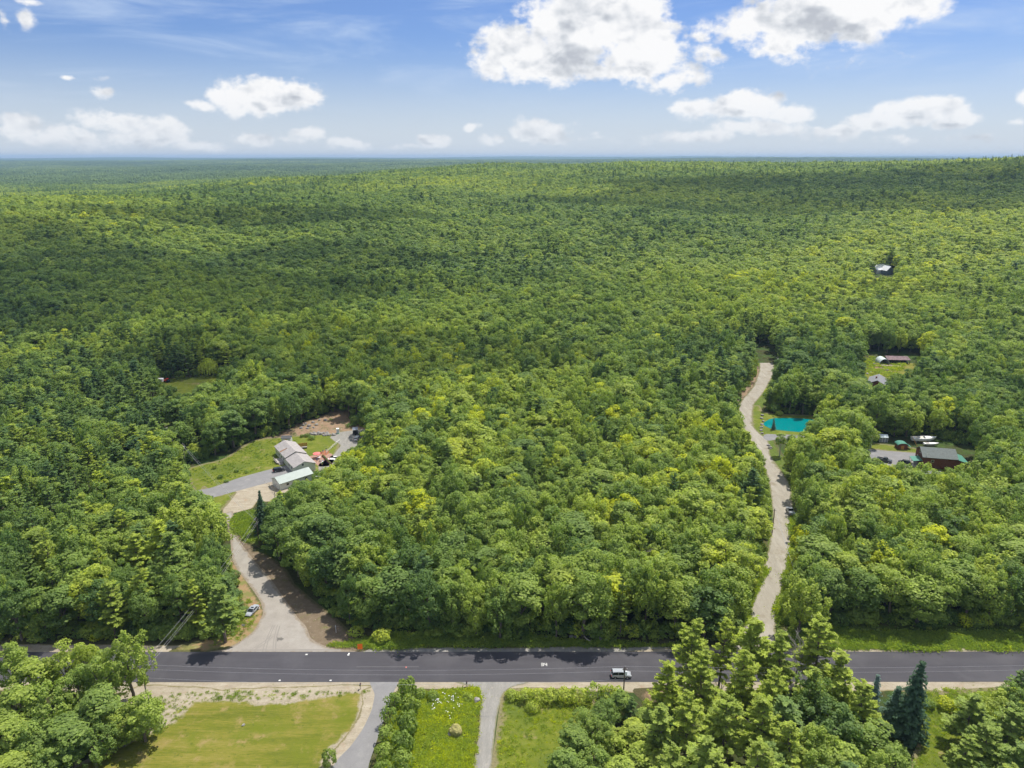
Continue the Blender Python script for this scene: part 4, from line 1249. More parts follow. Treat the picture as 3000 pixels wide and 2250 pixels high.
for i in range(len(pg)):
    s = IDX['patch'][int(rng.integers(5))]
    pts.append((pg[i, 0], pg[i, 1], pz[i] - 1, 1.05, rng.uniform(.85, 1.25), int(rng.integers(4)) * math.pi / 2, s, pt_tone[i]))


def instancer(name, pts, coll, kind="stuff", **kw):
    A = np.array(pts, float)
    me = bpy.data.meshes.new(name)
    me.vertices.add(len(A)); me.vertices.foreach_set('co', A[:, :3].astype(np.float32).ravel())

    def at(nm, typ, data, key='value'):
        a = me.attributes.new(nm, typ, 'POINT'); a.data.foreach_set(key, data)
    at('size', 'FLOAT_VECTOR', np.stack([A[:, 3], A[:, 3], A[:, 4]], 1).astype(np.float32).ravel(), 'vector')
    at('turn', 'FLOAT_VECTOR', np.stack([np.where(A[:, 6] == A[:, 6], np.sin(A[:, 0] * 7.7) * .07, 0), np.cos(A[:, 1] * 9.1) * .07, A[:, 5]], 1).astype(np.float32).ravel(), 'vector')
    at('pick', 'INT', A[:, 6].astype(np.int32))
    at('tone', 'FLOAT', A[:, 7].astype(np.float32))
    me.update()
    o = link(name, me, kind=kind, **kw)
    ng = bpy.data.node_groups.new(name, 'GeometryNodeTree')
    ng.interface.new_socket("Geometry", in_out='INPUT', socket_type='NodeSocketGeometry')
    ng.interface.new_socket("Geometry", in_out='OUTPUT', socket_type='NodeSocketGeometry')
    nd = ng.nodes; li = nd.new('NodeGroupInput'); lo = nd.new('NodeGroupOutput')
    ip = nd.new('GeometryNodeInstanceOnPoints'); ci = nd.new('GeometryNodeCollectionInfo')
    ci.inputs['Collection'].default_value = coll
    ci.inputs['Separate Children'].default_value = True; ci.inputs['Reset Children'].default_value = True
    mp_ = nd.new('GeometryNodeMeshToPoints')

    def named(nm, typ):
        q = nd.new('GeometryNodeInputNamedAttribute'); q.data_type = typ; q.inputs[0].default_value = nm
        return [s_ for s_ in q.outputs if s_.enabled and s_.name == 'Attribute'][0]
    L = ng.links
    L.new(li.outputs[0], mp_.inputs[0]); L.new(mp_.outputs[0], ip.inputs['Points'])
    L.new(ci.outputs[0], ip.inputs['Instance']); ip.inputs['Pick Instance'].default_value = True
    L.new(named('pick', 'INT'), ip.inputs['Instance Index'])
    L.new(named('turn', 'FLOAT_VECTOR'), ip.inputs['Rotation'])
    L.new(named('size', 'FLOAT_VECTOR'), ip.inputs['Scale'])
    L.new(ip.outputs[0], lo.inputs[0])
    md = o.modifiers.new("scatter", 'NODES'); md.node_group = ng
    return o


# leafy growth under the margins of the wood
ug = []
cand = np.concatenate([grid(104, 300, 1.9), grid(300, 420, 3.0)])
Xc, Yc, _ = proj(np.stack([cand[:, 0], cand[:, 1], cand[:, 0] * 0], 1))
okc = ~look(M_BARE, Xc, Yc)
nb = np.zeros(len(cand), bool); nb2 = np.zeros(len(cand), bool)
for a in np.arange(8) * np.pi / 4:
    for rr_, arr in ((6.5, nb), (2.2, nb2)):
        xa, ya, _ = proj(np.stack([cand[:, 0] + math.cos(a) * rr_, cand[:, 1] + math.sin(a) * rr_, cand[:, 0] * 0], 1)); arr |= look(M_BARE, xa, ya)
okc &= nb & (Xc > -60) & (Xc < 2270) & (Yc < 1480)
okc &= rng.random(len(cand)) < .85
cx_, cy_, n2 = cand[okc, 0], cand[okc, 1], nb2[okc]
hh_ = rng.uniform(1.6, 4.6, len(cx_)); hh_ = np.where(n2, hh_ * .5, hh_); rr2 = hh_ * rng.uniform(.5, .8, len(cx_))
hd_ = hides(cx_, cy_, cx_ * 0, hh_, rr2)
for i in range(len(cx_)):
    if hd_[i] > .25: hh_[i] *= .35; rr2[i] *= .45
    s = IDX['shrub'][int(rng.integers(5))]; H0, R0 = SRC[s]
    ug.append((cx_[i], cy_[i], -.15, rr2[i] / R0, hh_[i] / H0, rng.uniform(0, 6.28), s, float(np.clip(rng.normal(.42, .2), 0, .9))))
instancer("undergrowth", ug, src_col, label="low leafy growth under the margins of the wood")


def in_poly(poly, n, jit=0):
    P_ = np.array([(p.x, p.y) for p in world_poly(poly)]); lo, hi = P_.min(0), P_.max(0); out = []
    while len(out) < n:
        q = rng.uniform(lo, hi); c_ = False
        for i in range(len(P_)):
            a, b_ = P_[i - 1], P_[i]
            if (a[1] > q[1]) != (b_[1] > q[1]) and q[0] < (b_[0] - a[0]) * (q[1] - a[1]) / (b_[1] - a[1]) + a[0]: c_ = not c_
        if c_: out.append(q)
    return out


def tuft(seed):
    r_ = np.random.default_rng(seed); n = 46
    C = r_.normal(size=(n, 3)) * [.32, .32, .02] + [0, 0, .2]
    Nn = r_.normal(size=(n, 3)) * [1, 1, .25]
    V, F = quads(C + [0, 0, .06], Nn, np.full(n, .34) * r_.uniform(.5, 1.3, n), r_, .45, .05)
    return rawmesh("grass_tuft", V, F, [LEAF], [('leaf', 'FACE', r_.uniform(.2, 1, n))])


tuft_col = bpy.data.collections.new("tuft_sources"); TS = []
for i in range(4):
    o_ = bpy.data.objects.new("tuft_source_%03d" % i, tuft(900 + i)); tuft_col.objects.link(o_)
tf_ = []
for poly, n, lo_, hi_, tn in [
    ([(815, 1720), (840, 1560), (905, 1494), (960, 1492), (1033, 1490), (1036, 1530), (1030, 1600), (1018, 1720)], 2600, .5, 1.5, .80),
    ([(700, 1396), (800, 1378), (860, 1370), (1080, 1368), (1260, 1386), (1500, 1394), (1500, 1397), (1000, 1397), (820, 1402)], 1500, .6, 1.8, .5),
    ([(1840, 1404), (2280, 1404), (2280, 1368), (1840, 1366), (1720, 1345), (1680, 1396)], 2400, .8, 2.0, .48),
    ([(1676, 1345), (1694, 1262), (1710, 1180), (1712, 1110), (1722, 1110), (1722, 1200), (1708, 1290), (1704, 1350)], 700, .8, 2.0, .6),
    ([(1655, 1232), (1630, 1292), (1612, 1350), (1604, 1350), (1618, 1290), (1645, 1230)], 250, .8, 1.8, .6),
    ([(340, 1496), (800, 1492), (795, 1500), (700, 1506), (560, 1514), (420, 1514), (395, 1545), (340, 1590), (280, 1610), (330, 1540)], 260, .3, .9, .55),
    ([(1070, 1700), (1078, 1540), (1090, 1496), (1240, 1520), (1230, 1600), (1200, 1700)], 500, .3, .8, .72),
    ([(1960, 1490), (2200, 1486), (2200, 1640), (1970, 1660)], 900, .3, .9, .6),
    ([(505, 1115), (548, 1100), (560, 1150), (545, 1175), (505, 1150)], 300, .8, 2.2, .55),
    ([(405, 1018), (440, 1006), (500, 985), (549, 954), (600, 948), (640, 948), (640, 960), (600, 1000), (456, 1050)], 500, .3, .9, .5),
    ([(480, 1350), (520, 1300), (540, 1290), (556, 1330), (520, 1385), (440, 1400)], 220, .3, .9, .6),
    ([(1850, 768), (1950, 776), (1950, 800), (1930, 815), (1860, 815)], 500, .6, 2.2, .7),
]:
    for q in in_poly(poly, n):
        s_ = rng.uniform(lo_, hi_) * (1 + .4 * float(wob(q[0], q[1], 3.0)))
        tf_.append((q[0], q[1], .02, s_ * 1.15, s_, rng.uniform(0, 6.28), int(rng.integers(4)), float(np.clip(rng.normal(tn, .14), 0, .95))))
instancer("tall_grass", tf_, tuft_col, label="rough grass and weeds along the verges and gardens")
instancer("forest", pts, src_col, label="dense mixed green wood rolling away to the skyline")
print("forest instances", len(pts))

# ---------------------------------------------------------------- the air, and clouds overhead that shade the wood
hzm = bpy.data.materials.new("haze_air"); hzm.use_nodes = True
ht = hzm.node_tree; ht.nodes.clear(); hn = N(ht)
pv = hn.node('ShaderNodeVolumePrincipled'); pv.inputs['Color'].default_value = (0.46, 0.67, 0.92, 1); pv.inputs['Density'].default_value = 0.000065
pv.inputs['Anisotropy'].default_value = 0.1
ho = hn.node('ShaderNodeOutputMaterial'); ht.links.new(pv.outputs[0], ho.inputs['Volume'])
hz_o = MB().box(-40000, 40000, -1200, 24000, -3, 172).build("haze", hzm, kind="stuff")
cm = mat("cloud_vapour", (0.9, 0.9, 0.92), 1.0, 0.0)
_t = cm.node_tree; _m = _t.nodes.new('ShaderNodeMixShader'); _tr = _t.nodes.new('ShaderNodeBsdfTransparent')
_m.inputs[0].default_value = 0.30
_t.links.new(_tr.outputs[0], _m.inputs[1]); _t.links.new(_t.nodes['Principled BSDF'].outputs[0], _m.inputs[2]); _t.links.new(_m.outputs[0], _t.nodes['Material Output'].inputs[0])
crng = np.random.default_rng(31)
CA = 1000.0
for i, (gx, gy, lx, ly, nbl) in enumerate([(560, 1180, 420, 200, 16), (1000, 1250, 300, 260, 9), (330, 1330, 170, 70, 7), (-330, 560, 190, 90, 12), (-560, 700, 200, 70, 8), (-160, 700, 90, 40, 5), (-330, 900, 230, 60, 8), (-95, 405, 120, 46, 8)]):
    hgt = float(height(gx, gy)) + 12
    off = (CA - hgt) / math.tan(R(SUN_EL))
    cxx, cyc = gx + off * math.sin(R(SUN_AZ)), gy + off * math.cos(R(SUN_AZ))
    cl = MB(); v0, f0 = ICO[4]
    base = crng.uniform(0, 6, 3)
    v = v0.copy()
    dsp = 1 + .28 * np.sin(v0[:, 0] * 3.1 + base[0]) * np.cos(v0[:, 1] * 2.7 + base[1]) + .16 * np.sin(v0[:, 0] * 7 + v0[:, 1] * 5 + base[2]) + .09 * np.sin(v0[:, 1] * 13 + base[0]) * np.sin(v0[:, 0] * 15 + base[1])
    v = v * dsp[:, None] * [lx, ly, 60 + .12 * lx]
    v[:, 2] = np.maximum(v[:, 2], -20)
    cl.add(v + [cxx, cyc, CA], f0)
    cl.build("cloud", cm, smooth=True, kind="stuff")

# ================================================================ objects
def GT(X, Y, dz=0.0):
    """place on the sloping ground, dz above it"""
    d = ray(X, Y); t = 100.0
    for _ in range(6000):
        p = np.array([0, 0, CAM_H]) + d * t
        if p[2] <= float(height(p[0], p[1])) + dz: break
        t += 1.0
    return Vector((p[0], p[1], p[2] - dz))


def paint(name, col, rough=.28): return mat(name, col, rough, .5, coat=.6)


M = dict(
    silver=paint("silver_paint", (0.36, 0.385, 0.41)), white=paint("white_paint", (0.72, 0.73, 0.74)), black=paint("black_paint", (0.012, 0.013, 0.018)), slate=paint("dark_grey_paint", (0.05, 0.055, 0.062)),
    glass=mat("dark_glass", (0.015, 0.02, 0.024), .06, .6), tyre=mat("tyre_rubber", (0.018, 0.018, 0.018), .9), rim=mat("alloy", (0.55, 0.56, 0.57), .3, metal=.8),
    red=mat("red_lens", (0.55, 0.02, 0.02), .3), lens=mat("clear_lens", (0.75, 0.77, 0.78), .2), plastic=mat("black_plastic", (0.03, 0.03, 0.03), .6),
    cream=mat("cream_siding", (0.70, 0.71, 0.58), .6, noise=(1.0, .05)), roofgrey=mat("weathered_shingles", (0.35, 0.325, 0.31), .9, noise=(1.2, .16), bump=(6, .02)), trim=mat("white_trim", (0.78, 0.78, 0.75), .5),
    rust=mat("rust_stain", (0.28, 0.14, 0.06), .9), mint=mat("mint_metal_roof", (0.27, 0.325, 0.295), .45, .4, noise=(.5, .06)), whitewall=mat("white_siding", (0.68, 0.69, 0.66), .6),
    redwood=mat("barn_red_boards", (0.15, 0.055, 0.036), .8, noise=(2.0, .18)), slateroof=mat("grey_green_shingles", (0.155, 0.175, 0.165), .9, noise=(1.5, .12)), green=mat("green_metal_roof", (0.085, 0.25, 0.185), .4, .4),
    dark=mat("dark_timber", (0.05, 0.04, 0.035), .9), greyroof=mat("cool_grey_shingles", (0.22, 0.225, 0.235), .9, noise=(1.5, .1)), door=mat("yellow_door", (0.55, 0.40, 0.14), .6), deck=mat("grey_decking", (0.36, 0.33, 0.30), .85),  # dark: one even dark brown for doors, posts and back walls
    pole=mat("weathered_pole", (0.30, 0.27, 0.225), .9, noise=(3, .25)), dpole=mat("dark_pole", (0.13, 0.10, 0.075), .9), metal=mat("galvanised_metal", (0.55, 0.57, 0.58), .4, metal=.6), wire=mat("power_wire", (0.42, 0.42, 0.43), .5),
    orange=mat("orange_sheet", (0.95, 0.18, 0.03), .5), sign=mat("sign_back", (0.50, 0.52, 0.53), .4, metal=.4), stone=mat("pale_stone", (0.27, 0.255, 0.235), .9, noise=(1.5, .3), bump=(4, .05)), moss=mat("mossy_stone", (0.27, 0.25, 0.09), .95, noise=(2.5, .4), bump=(4, .06)),
    white2=mat("white_plastic", (0.80, 0.80, 0.80), .4), pink=mat("pink_canvas", (0.80, 0.20, 0.19), .8), blue=mat("blue_plastic", (0.05, 0.13, 0.28), .4), clay=mat("terracotta", (0.48, 0.19, 0.10), .8), lattice=mat("orange_stained_wood", (0.46, 0.23, 0.05), .8), bluegrey=mat("blue_grey_tarp", (0.16, 0.19, 0.23), .6),
    solar=mat("solar_cells", (0.16, 0.18, 0.24), .15, .6), roadpaint=mat("road_paint", (0.72, 0.72, 0.68), .7), pinkpaint=mat("pink_survey_paint", (0.75, 0.22, 0.18), .7), purple=mat("rusty_purple_roof", (0.17, 0.115, 0.12), .8, noise=(.7, .35)), quon=mat("white_hoop_cover", (0.62, 0.70, 0.70), .4), soil=mat("garden_soil", (0.07, 0.05, 0.035), .95), log=mat("pale_log", (0.50, 0.46, 0.42), .9), earth=mat("field_stone_wall", (0.40, 0.33, 0.26), .95, noise=(1.3, .35)))


_t = M['orange'].node_tree; _m = _t.nodes.new('ShaderNodeMixShader'); _tr = _t.nodes.new('ShaderNodeBsdfTranslucent'); _tr.inputs[0].default_value = (1, .22, .04, 1)
_m.inputs[0].default_value = .75
_t.links.new(_t.nodes['Principled BSDF'].outputs[0], _m.inputs[1]); _t.links.new(_tr.outputs[0], _m.inputs[2]); _t.links.new(_m.outputs[0], _t.nodes['Material Output'].inputs[0])


def ring(hw, z0, z1, c=.12):
    """rounded cross-section of a car body"""
    return [(-hw + c, z0), (hw - c, z0), (hw, z0 + c), (hw, z1 - c * 1.2), (hw - c, z1), (-hw + c, z1), (-hw, z1 - c * 1.2), (-hw, z0 + c)]


def loft(mb, st, mi=0):
    n = len(st[0][1]); b = [(x, y, z) for x, r_ in st for y, z in r_]; fs = []
    for i in range(len(st) - 1):
        fs += [(i * n + k, i * n + (k + 1) % n, (i + 1) * n + (k + 1) % n, (i + 1) * n + k) for k in range(n)]
    fs += [tuple(range(n)), tuple((len(st) - 1) * n + k for k in range(n - 1, -1, -1))]
    return mb.add(b, fs, mi)


def car(kind, loc, ang, col, label, group=None, name="parked_car", cat="car"):
    """ang: the way the nose points, degrees from +X"""
    o = empty(name, loc, R(ang), label=label, cat=cat, group=group)
    L, W, Hh = dict(sedan=(4.8, 1.84, 1.44), suv=(4.75, 1.92, 1.80), wagon=(4.7, 1.85, 1.62), pickup=(5.6, 1.95, 1.84))[kind]
    h = L / 2; w_ = W / 2
    belt = dict(sedan=.94, suv=1.12, wagon=1.0, pickup=1.14)[kind]
    bd = MB()
    hood = dict(sedan=.84, suv=1.06, wagon=.95, pickup=1.12)[kind]
    if kind == 'pickup':
        st = [(-h, ring(w_ * .95, .55, .95)), (-h + .08, ring(w_, .42, 1.0)), (-.55, ring(w_, .38, 1.0)), (-.45, ring(w_, .36, belt)), (.9, ring(w_, .36, belt)), (1.1, ring(w_ * .98, .36, hood)), (h - .25, ring(w_ * .95, .38, hood - .08)), (h, ring(w_ * .86, .45, hood - .3))]
        loft(bd, st)
        bd.box(-h + .02, -.5, -w_ + .02, -w_ + .14, 1.0, 1.22); bd.box(-h + .02, -.5, w_ - .14, w_ - .02, 1.0, 1.22); bd.box(-h + .02, -h + .12, -w_ + .1, w_ - .1, 1.0, 1.21)
    else:
        rear = dict(sedan=.98, suv=belt, wagon=belt)[kind]
        st = [(-h, ring(w_ * .86, .48, rear - .18)), (-h + .12, ring(w_ * .95, .38, rear)), (-h + .9, ring(w_, .32, max(rear, belt))), (0, ring(w_, .30, belt)), (h - 1.35, ring(w_, .32, belt - .02)), (h - 1.1, ring(w_ * .98, .32, hood + .02)), (h - .35, ring(w_ * .93, .34, hood - .10)), (h - .08, ring(w_ * .84, .40, hood - .26)), (h, ring(w_ * .74, .46, hood - .4))]
        loft(bd, st)
    for sx in (-h + .95, h - .95):        # wheel arches
        for sy in (-1, 1):
            bd.tube([(sx, sy * (w_ - .03), .36), (sx, sy * (w_ + .012), .36)], .40, 14, 1)
    bd.build("body", [col, M['plastic']], o, smooth=False, bevel=0)
    # glasshouse
    g = dict(sedan=(-h + .75, -h + 1.45, .35, h - 1.25), suv=(-h + .10, -h + .42, .45, h - 1.30), wagon=(-h + .15, -h + .6, .4, h - 1.2), pickup=(-.48, -.30, .72, 1.28))[kind]
    x0, x1, x2, x3 = g; gt = Hh - .05; wt = w_ * .78
    gm = MB()
    loft(gm, [(x0, [(-w_ * .88, belt - .02), (w_ * .88, belt - .02), (w_ * .86, belt + .01), (-w_ * .86, belt + .01)]),
              (x1, [(-w_ * .92, belt - .02), (w_ * .92, belt - .02), (wt, gt), (-wt, gt)]),
              (x2, [(-w_ * .92, belt - .02), (w_ * .92, belt - .02), (wt, gt), (-wt, gt)]),
              (x3, [(-w_ * .86, belt - .04), (w_ * .86, belt - .04), (w_ * .84, belt), (-w_ * .84, belt)])])
    gm.build("window_glass", M['glass'], o)
    rf = MB(); rf.box(x1 - .05, x2 + .05, -wt - .02, wt + .02, gt - .02, Hh)
    rf.build("car_roof", col, o, bevel=.03)
    pl = MB()
    for s in (-1, 1):
        for xa, xb in ((x0 + .03, x1), (x3 - .03, x2)):
            pl.tube([(xa, s * w_ * .87, belt), (xb, s * wt, gt)], .045, 4)
        xm = (x1 + x2) / 2 + .05
        pl.tube([(xm, s * (w_ * .925), belt), (xm, s * (wt + .01), gt)], .04, 4)
    pl.build("pillar", col, o)
    if kind == 'sedan':
        MB().box(x1 + .5, x1 + 1.05, -.42, .42, Hh + .002, Hh + .012).build("sunroof", M['glass'], o)
    if kind == 'suv':
        rk = MB()
        for s in (-1, 1): rk.tube([(x1 + .1, s * wt * .93, Hh + .06), (x2 - .1, s * wt * .93, Hh + .06)], .025, 5)
        rk.build("roof_rack", M['plastic'], o)
    for sx in (-h + .95, h - .95):
        for sy in (-1, 1):
            t = MB().tube([(sx, sy * (w_ - .20), .36), (sx, sy * (w_ + .03), .36)], .36, 16).build("wheel", M['tyre'], o)
            MB().tube([(sx, sy * (w_ + .025), .36), (sx, sy * (w_ + .04), .36)], .21, 12).build("rim", M['rim'], t)
    for s in (-1, 1):
        MB().box(h - .22, h - .04, s * w_ * .62 - .17, s * w_ * .62 + .17, hood - .42, hood - .24).build("headlight", M['lens'], o)
        MB().box(-h - .01, -h + .14, s * w_ * .80 - .12, s * w_ * .80 + .12, .70, 1.0).build("tail_light", M['red'], o)
        MB().box(x3 - .55, x3 - .38, s * (w_ + .02) - .09, s * (w_ + .02) + .09, belt, belt + .13).build("wing_mirror", M['plastic'] if col is not M['silver'] else col, o)
    MB().box(h - .12, h + .03, -w_ * .7, w_ * .7, .30, .46).build("front_bumper", M['plastic'], o)
    return o


P = G(1341, 1462)
car('suv', (P.x, P.y, .055), 0, M['silver'], "silver sport utility vehicle driving east on the fresh asphalt road", name="moving_car")
P = G(543, 1323)
car('sedan', (P.x + .3, P.y, .03), -102, M['silver'], "silver sedan with sunroof parked on the orange needle-strewn pull-off")
P = G(1707, 1108)
car('pickup', (P.x, P.y, .035), 84, M['silver'], "light silver pickup truck parked at the side of the gravel road", name="pickup_truck", cat="pickup truck")
P = G(606, 1018)
car('wagon', (P.x - .6, P.y, .045), 28, M['black'], "black wagon parked beside the cream house at the driveway end")
P = G(1910, 997)
car('pickup', (P.x, P.y, .045), -38, M['slate'], "dark grey pickup truck parked west of the red barn", name="pickup_truck", cat="pickup truck")
P = G(1953, 1002)
car('wagon', (P.x, P.y, .045), 152, M['black'], "black hatchback half hidden by a round tree near the red barn")
P = G(766, 948)
car('wagon', (P.x + 1.5, P.y - .8, .04), 80, M['white'], "white van half hidden by trees at the grey gravel pad", name="parked_van", cat="van")


def gable(root, x0, x1, y0, y1, eave, ridge, wall, roof, over=.35, name_w="wall", name_r="roof", t=.16, z0=0):
    ym = (y0 + y1) / 2
    MB().prism([(y0, z0), (y1, z0), (y1, eave), (ym, ridge), (y0, eave)], x0, x1).build(name_w, wall, root)
    k = (ridge - eave) / (ym - y0)
    rf = MB(); dz = .05
    for s in (-1, 1):
        yo = (y0 - over) if s < 0 else (y1 + over)
        ze = eave - k * over + dz
        a = [(x0 - over, yo, ze), (x1 + over, yo, ze), (x1 + over, ym, ridge + dz), (x0 - over, ym, ridge + dz)]
        b = [(p[0], p[1], p[2] + t) for p in a]
        rf.add(a + b, [(3, 2, 1, 0), (4, 5, 6, 7), (0, 1, 5, 4), (1, 2, 6, 5), (3, 0, 4, 7)] if s < 0 else [(0, 1, 2, 3), (7, 6, 5, 4), (4, 5, 1, 0), (5, 6, 2, 1), (7, 4, 0, 3)])
    return rf.build(name_r, roof, root)


def window(root, x, y, z, wd, ht, ax, s=1, frame=None):
    """ax 'x': in a wall that faces -y or +y (s); 'y': a wall that faces +-x"""
    f = MB(); p = MB(); d = .05
    if ax == 'x':
        f.box(x - wd / 2 - .08, x + wd / 2 + .08, y - d if s < 0 else y - .01, y + .01 if s < 0 else y + d, z - .08, z + ht + .08)
        p.box(x - wd / 2, x + wd / 2, y - d - .012 if s < 0 else y, y if s < 0 else y + d + .012, z, z + ht)
    else:
        f.box(x - d if s < 0 else x - .01, x + .01 if s < 0 else x + d, y - wd / 2 - .08, y + wd / 2 + .08, z - .08, z + ht + .08)
        p.box(x - d - .012 if s < 0 else x, x if s < 0 else x + d + .012, y - wd / 2, y + wd / 2, z, z + ht)
    fo = f.build("window", frame or M['trim'], root); p.build("pane", M['glass'], fo)


# ---- cream ranch house
FLc = G(635.7, 1010.7, 2.9)
ox, oy = FLc.x + 8.3 * math.cos(R(33.8)), FLc.y + 8.3 * math.sin(R(33.8))
hs = empty("ranch_house", (ox, oy, 0), R(123.8), label="long cream-sided house with stepped grey shingle roofs", cat="house")
gable(hs, 0, 10.8, 0, 8.3, 2.9, 4.55, M['cream'], M['roofgrey'])
rb = gable(hs, 10.8, 25, 0, 8.3, 3.35, 5.05, M['cream'], M['roofgrey'])
MB().tube([(17.2, 5.9, 4.2), (17.2, 5.9, 4.95)], .12, 8).build("roof_vent", M['metal'], rb)
MB().slab((16.9, 5.6, 4.72), (17.4, 5.6, 4.72), (18.1, 8.5, 3.54), (17.0, 8.5, 3.54), .02).build("rust_streak", M['rust'], rb)
for x in (3.2, 6.6, 13.5, 16.2, 19.6, 22.6): window(hs, x, 8.3, 1.3, 1.2, 1.1, 'x', 1)
for x in (4, 8, 14, 19, 23): window(hs, x, 0, 1.3, 1.3, 1.1, 'x', -1)
window(hs, 0, 4.9, 3.0, .7, .8, 'y', -1)
dk = MB(); dk.box(13.6, 18.4, 8.4, 11.2, .5, .68)
for x in np.arange(13.7, 18.5, .6): dk.box(x - .04, x + .04, 11.1, 11.18, .68, 1.55)
dk.box(13.6, 18.4, 11.08, 11.2, 1.5, 1.6)
for i in range(3): dk.box(12.8 - i * .3, 13.6 - i * .3 + .3 * 0, 8.9, 10.6, .0, .45 - i * .15)
dk.build("porch_deck", M['deck'], hs)
MB().box(14.8, 15.8, 8.3, 8.36, .7, 2.7).build("door", M['trim'], hs)
MB().box(-.02, .0, 3.8, 4.4, .2, .9).build("utility_box", M['metal'], hs)

# ---- mint roofed garage
A_, B_ = G(590.3, 1048.7), G(606.3, 1059.3)
ang = math.degrees(math.atan2((B_ - A_).y, (B_ - A_).x)) + 90
ga = empty("garage", (B_.x, B_.y, 0), R(ang), label="long white garage with a pale mint green metal roof", cat="garage")
gable(ga, 0, 13.2, 0, 6.4, 2.7, 4.1, M['whitewall'], M['mint'], .4)
MB().box(-.06, .0, 1.2, 4.2, 0, 2.2).build("garage_door", M['trim'], ga)
window(ga, 0, 3.2, 2.9, .5, .5, 'y', -1)
for x in (3, 7, 10.5): window(ga, x, 0, 1.2, 1.0, .8, 'x', -1)

# ---- white garden shed
P = G(618, 957)
sh = empty("garden_shed", (P.x - 1.9, P.y, 0), 0, label="small white shed with yellow double doors behind the cream house", cat="shed")
gable(sh, 0, 3.9, 0, 2.6, 2.0, 2.8, M['whitewall'], mat("dark_shingles", (.12, .12, .125), .9), .15)
for i in range(2): MB().box(1.3 + i * .62, 1.9 + i * .62, -.05, 0, .1, 1.8).build("door", M['door'], sh)
window(sh, 3.3, 0, 1.0, .4, .5, 'x', -1)
MB().slab((.4, -2.4, .3 * 0 + .05), (3.4, -2.4, .05), (3.2, -.05, .18), (.6, -.05, .18), .06).build("ramp", M['deck'], sh)

# ---- clutter of the homestead yard
P = G(730, 936)
pt = empty("portable_toilet", (P.x, P.y, 0), R(20), label="tall white portable toilet standing by the stone heap", cat="portable toilet")
MB().box(-.6, .6, -.6, .6, 0, 2.2).build("cabin", M['white2'], pt, bevel=.04)
MB().box(-.66, .66, -.66, .66, 2.2, 2.32).build("roof_cap", M['trim'], pt, bevel=.03)
MB().box(-.4, .4, -.64, -.60, .1, 1.9).build("door", M['whitewall'], pt)
MB().box(-.15, .25, -.655, -.642, 1.1, 1.5).build("sticker", mat("teal_sticker", (.1, .35, .3), .5), pt)
MB().prism([(-.9, -1.0), (1.0, -1.0), (1.0, -.66), (-.9, -.66)], .02, .06, axis='z').build("green_mat", mat("bright_green_mat", (.06, .35, .09), .8), label="bright green mat at the foot of the portable toilet", cat="mat").matrix_world = Matrix.Translation(pt.location)
P = G(768, 938)
so = empty("solar_trailer", (P.x, P.y, 0), R(8), label="dark equipment trailer carrying a tilted solar panel", cat="trailer")
MB().box(-1.1, 1.1, -1.0, 1.0, .4, 1.9).build("box_body", M['black'], so, bevel=.06)
MB().tube([(0, 0, 1.9), (0, 0, 2.5)], .07, 6).build("mast", M['metal'], so)
pf = MB().slab((-1.2, -.9, 2.35), (1.2, -.9, 2.35), (1.2, .9, 3.1), (-1.2, .9, 3.1), .06).build("panel_frame", M['metal'], so)
pp = MB()
for i in range(4):
    for j in range(3):
        a = -1.12 + i * .565; b_ = -.83 + j * .56; zz = lambda y: 2.35 + (y + .9) / 1.8 * .75 + .012
        pp.add([(a, b_, zz(b_)), (a + .52, b_, zz(b_)), (a + .52, b_ + .52, zz(b_ + .52)), (a, b_ + .52, zz(b_ + .52))], [(0, 1, 2, 3)])
pp.build("solar_cells", M['solar'], pf)
for s in (-1, 1): MB().tube([(0, s * 1.02, .35), (0, s * 1.2, .35)], .35, 14).build("wheel", M['tyre'], so)
P = G(788, 936)
dm = empty("domed_shelter", (P.x + .6, P.y, 0), R(15), label="dark blue-grey domed fabric shelter at the back of the gravel pad", cat="shelter")
v, f_ = ICO[3]; q = v * [2.8, 1.9, 2.1]; q[:, 2] = np.maximum(q[:, 2], 0)
MB().add(q, f_).build("cover", M['bluegrey'], dm)
rr = MB()
for a in (-.9, 0, .9):
    rr.tube([(a * 1.6, 1.93 * math.cos(t) * math.sqrt(max(0, 1 - (a * 1.6 / 2.8)**2)), 2.13 * math.sin(t) * math.sqrt(max(0, 1 - (a * 1.6 / 2.8)**2))) for t in np.linspace(0, math.pi, 11)], .05, 5)
rr.build("hoop", M['plastic'], dm)
P = G(797, 931)
sb = empty("storage_crate", (P.x + 1, P.y + 1, 0), 0, label="dark crate with a white lid behind the domed shelter", cat="crate")
MB().box(-.9, .9, -.6, .6, 0, 1.3).build("crate_body", M['plastic'], sb, bevel=.04); MB().box(-1, 1, -.7, .7, 1.3, 1.42).build("lid", M['white2'], sb)
P = G(779, 940)
rc = empty("ride_on_mower", (P.x, P.y, 0), R(30), label="small red and blue ride-on mower beside the domed shelter", cat="mower")
MB().box(-.3, .8, -.35, .35, .3, .75).build("hood", M['red'], rc, bevel=.08); MB().box(-.8, -.3, -.3, .3, .5, .65).build("seat", M['blue'], rc, bevel=.05); MB().box(-.85, .75, -.4, .4, .2, .32).build("chassis", M['plastic'], rc)
for sx, sy, r_ in ((-.6, .45, .3), (-.6, -.45, .3), (.55, .4, .2), (.55, -.4, .2)): MB().tube([(sx, sy - .1, r_), (sx, sy + .1, r_)], r_, 12).build("wheel", M['tyre'], rc)
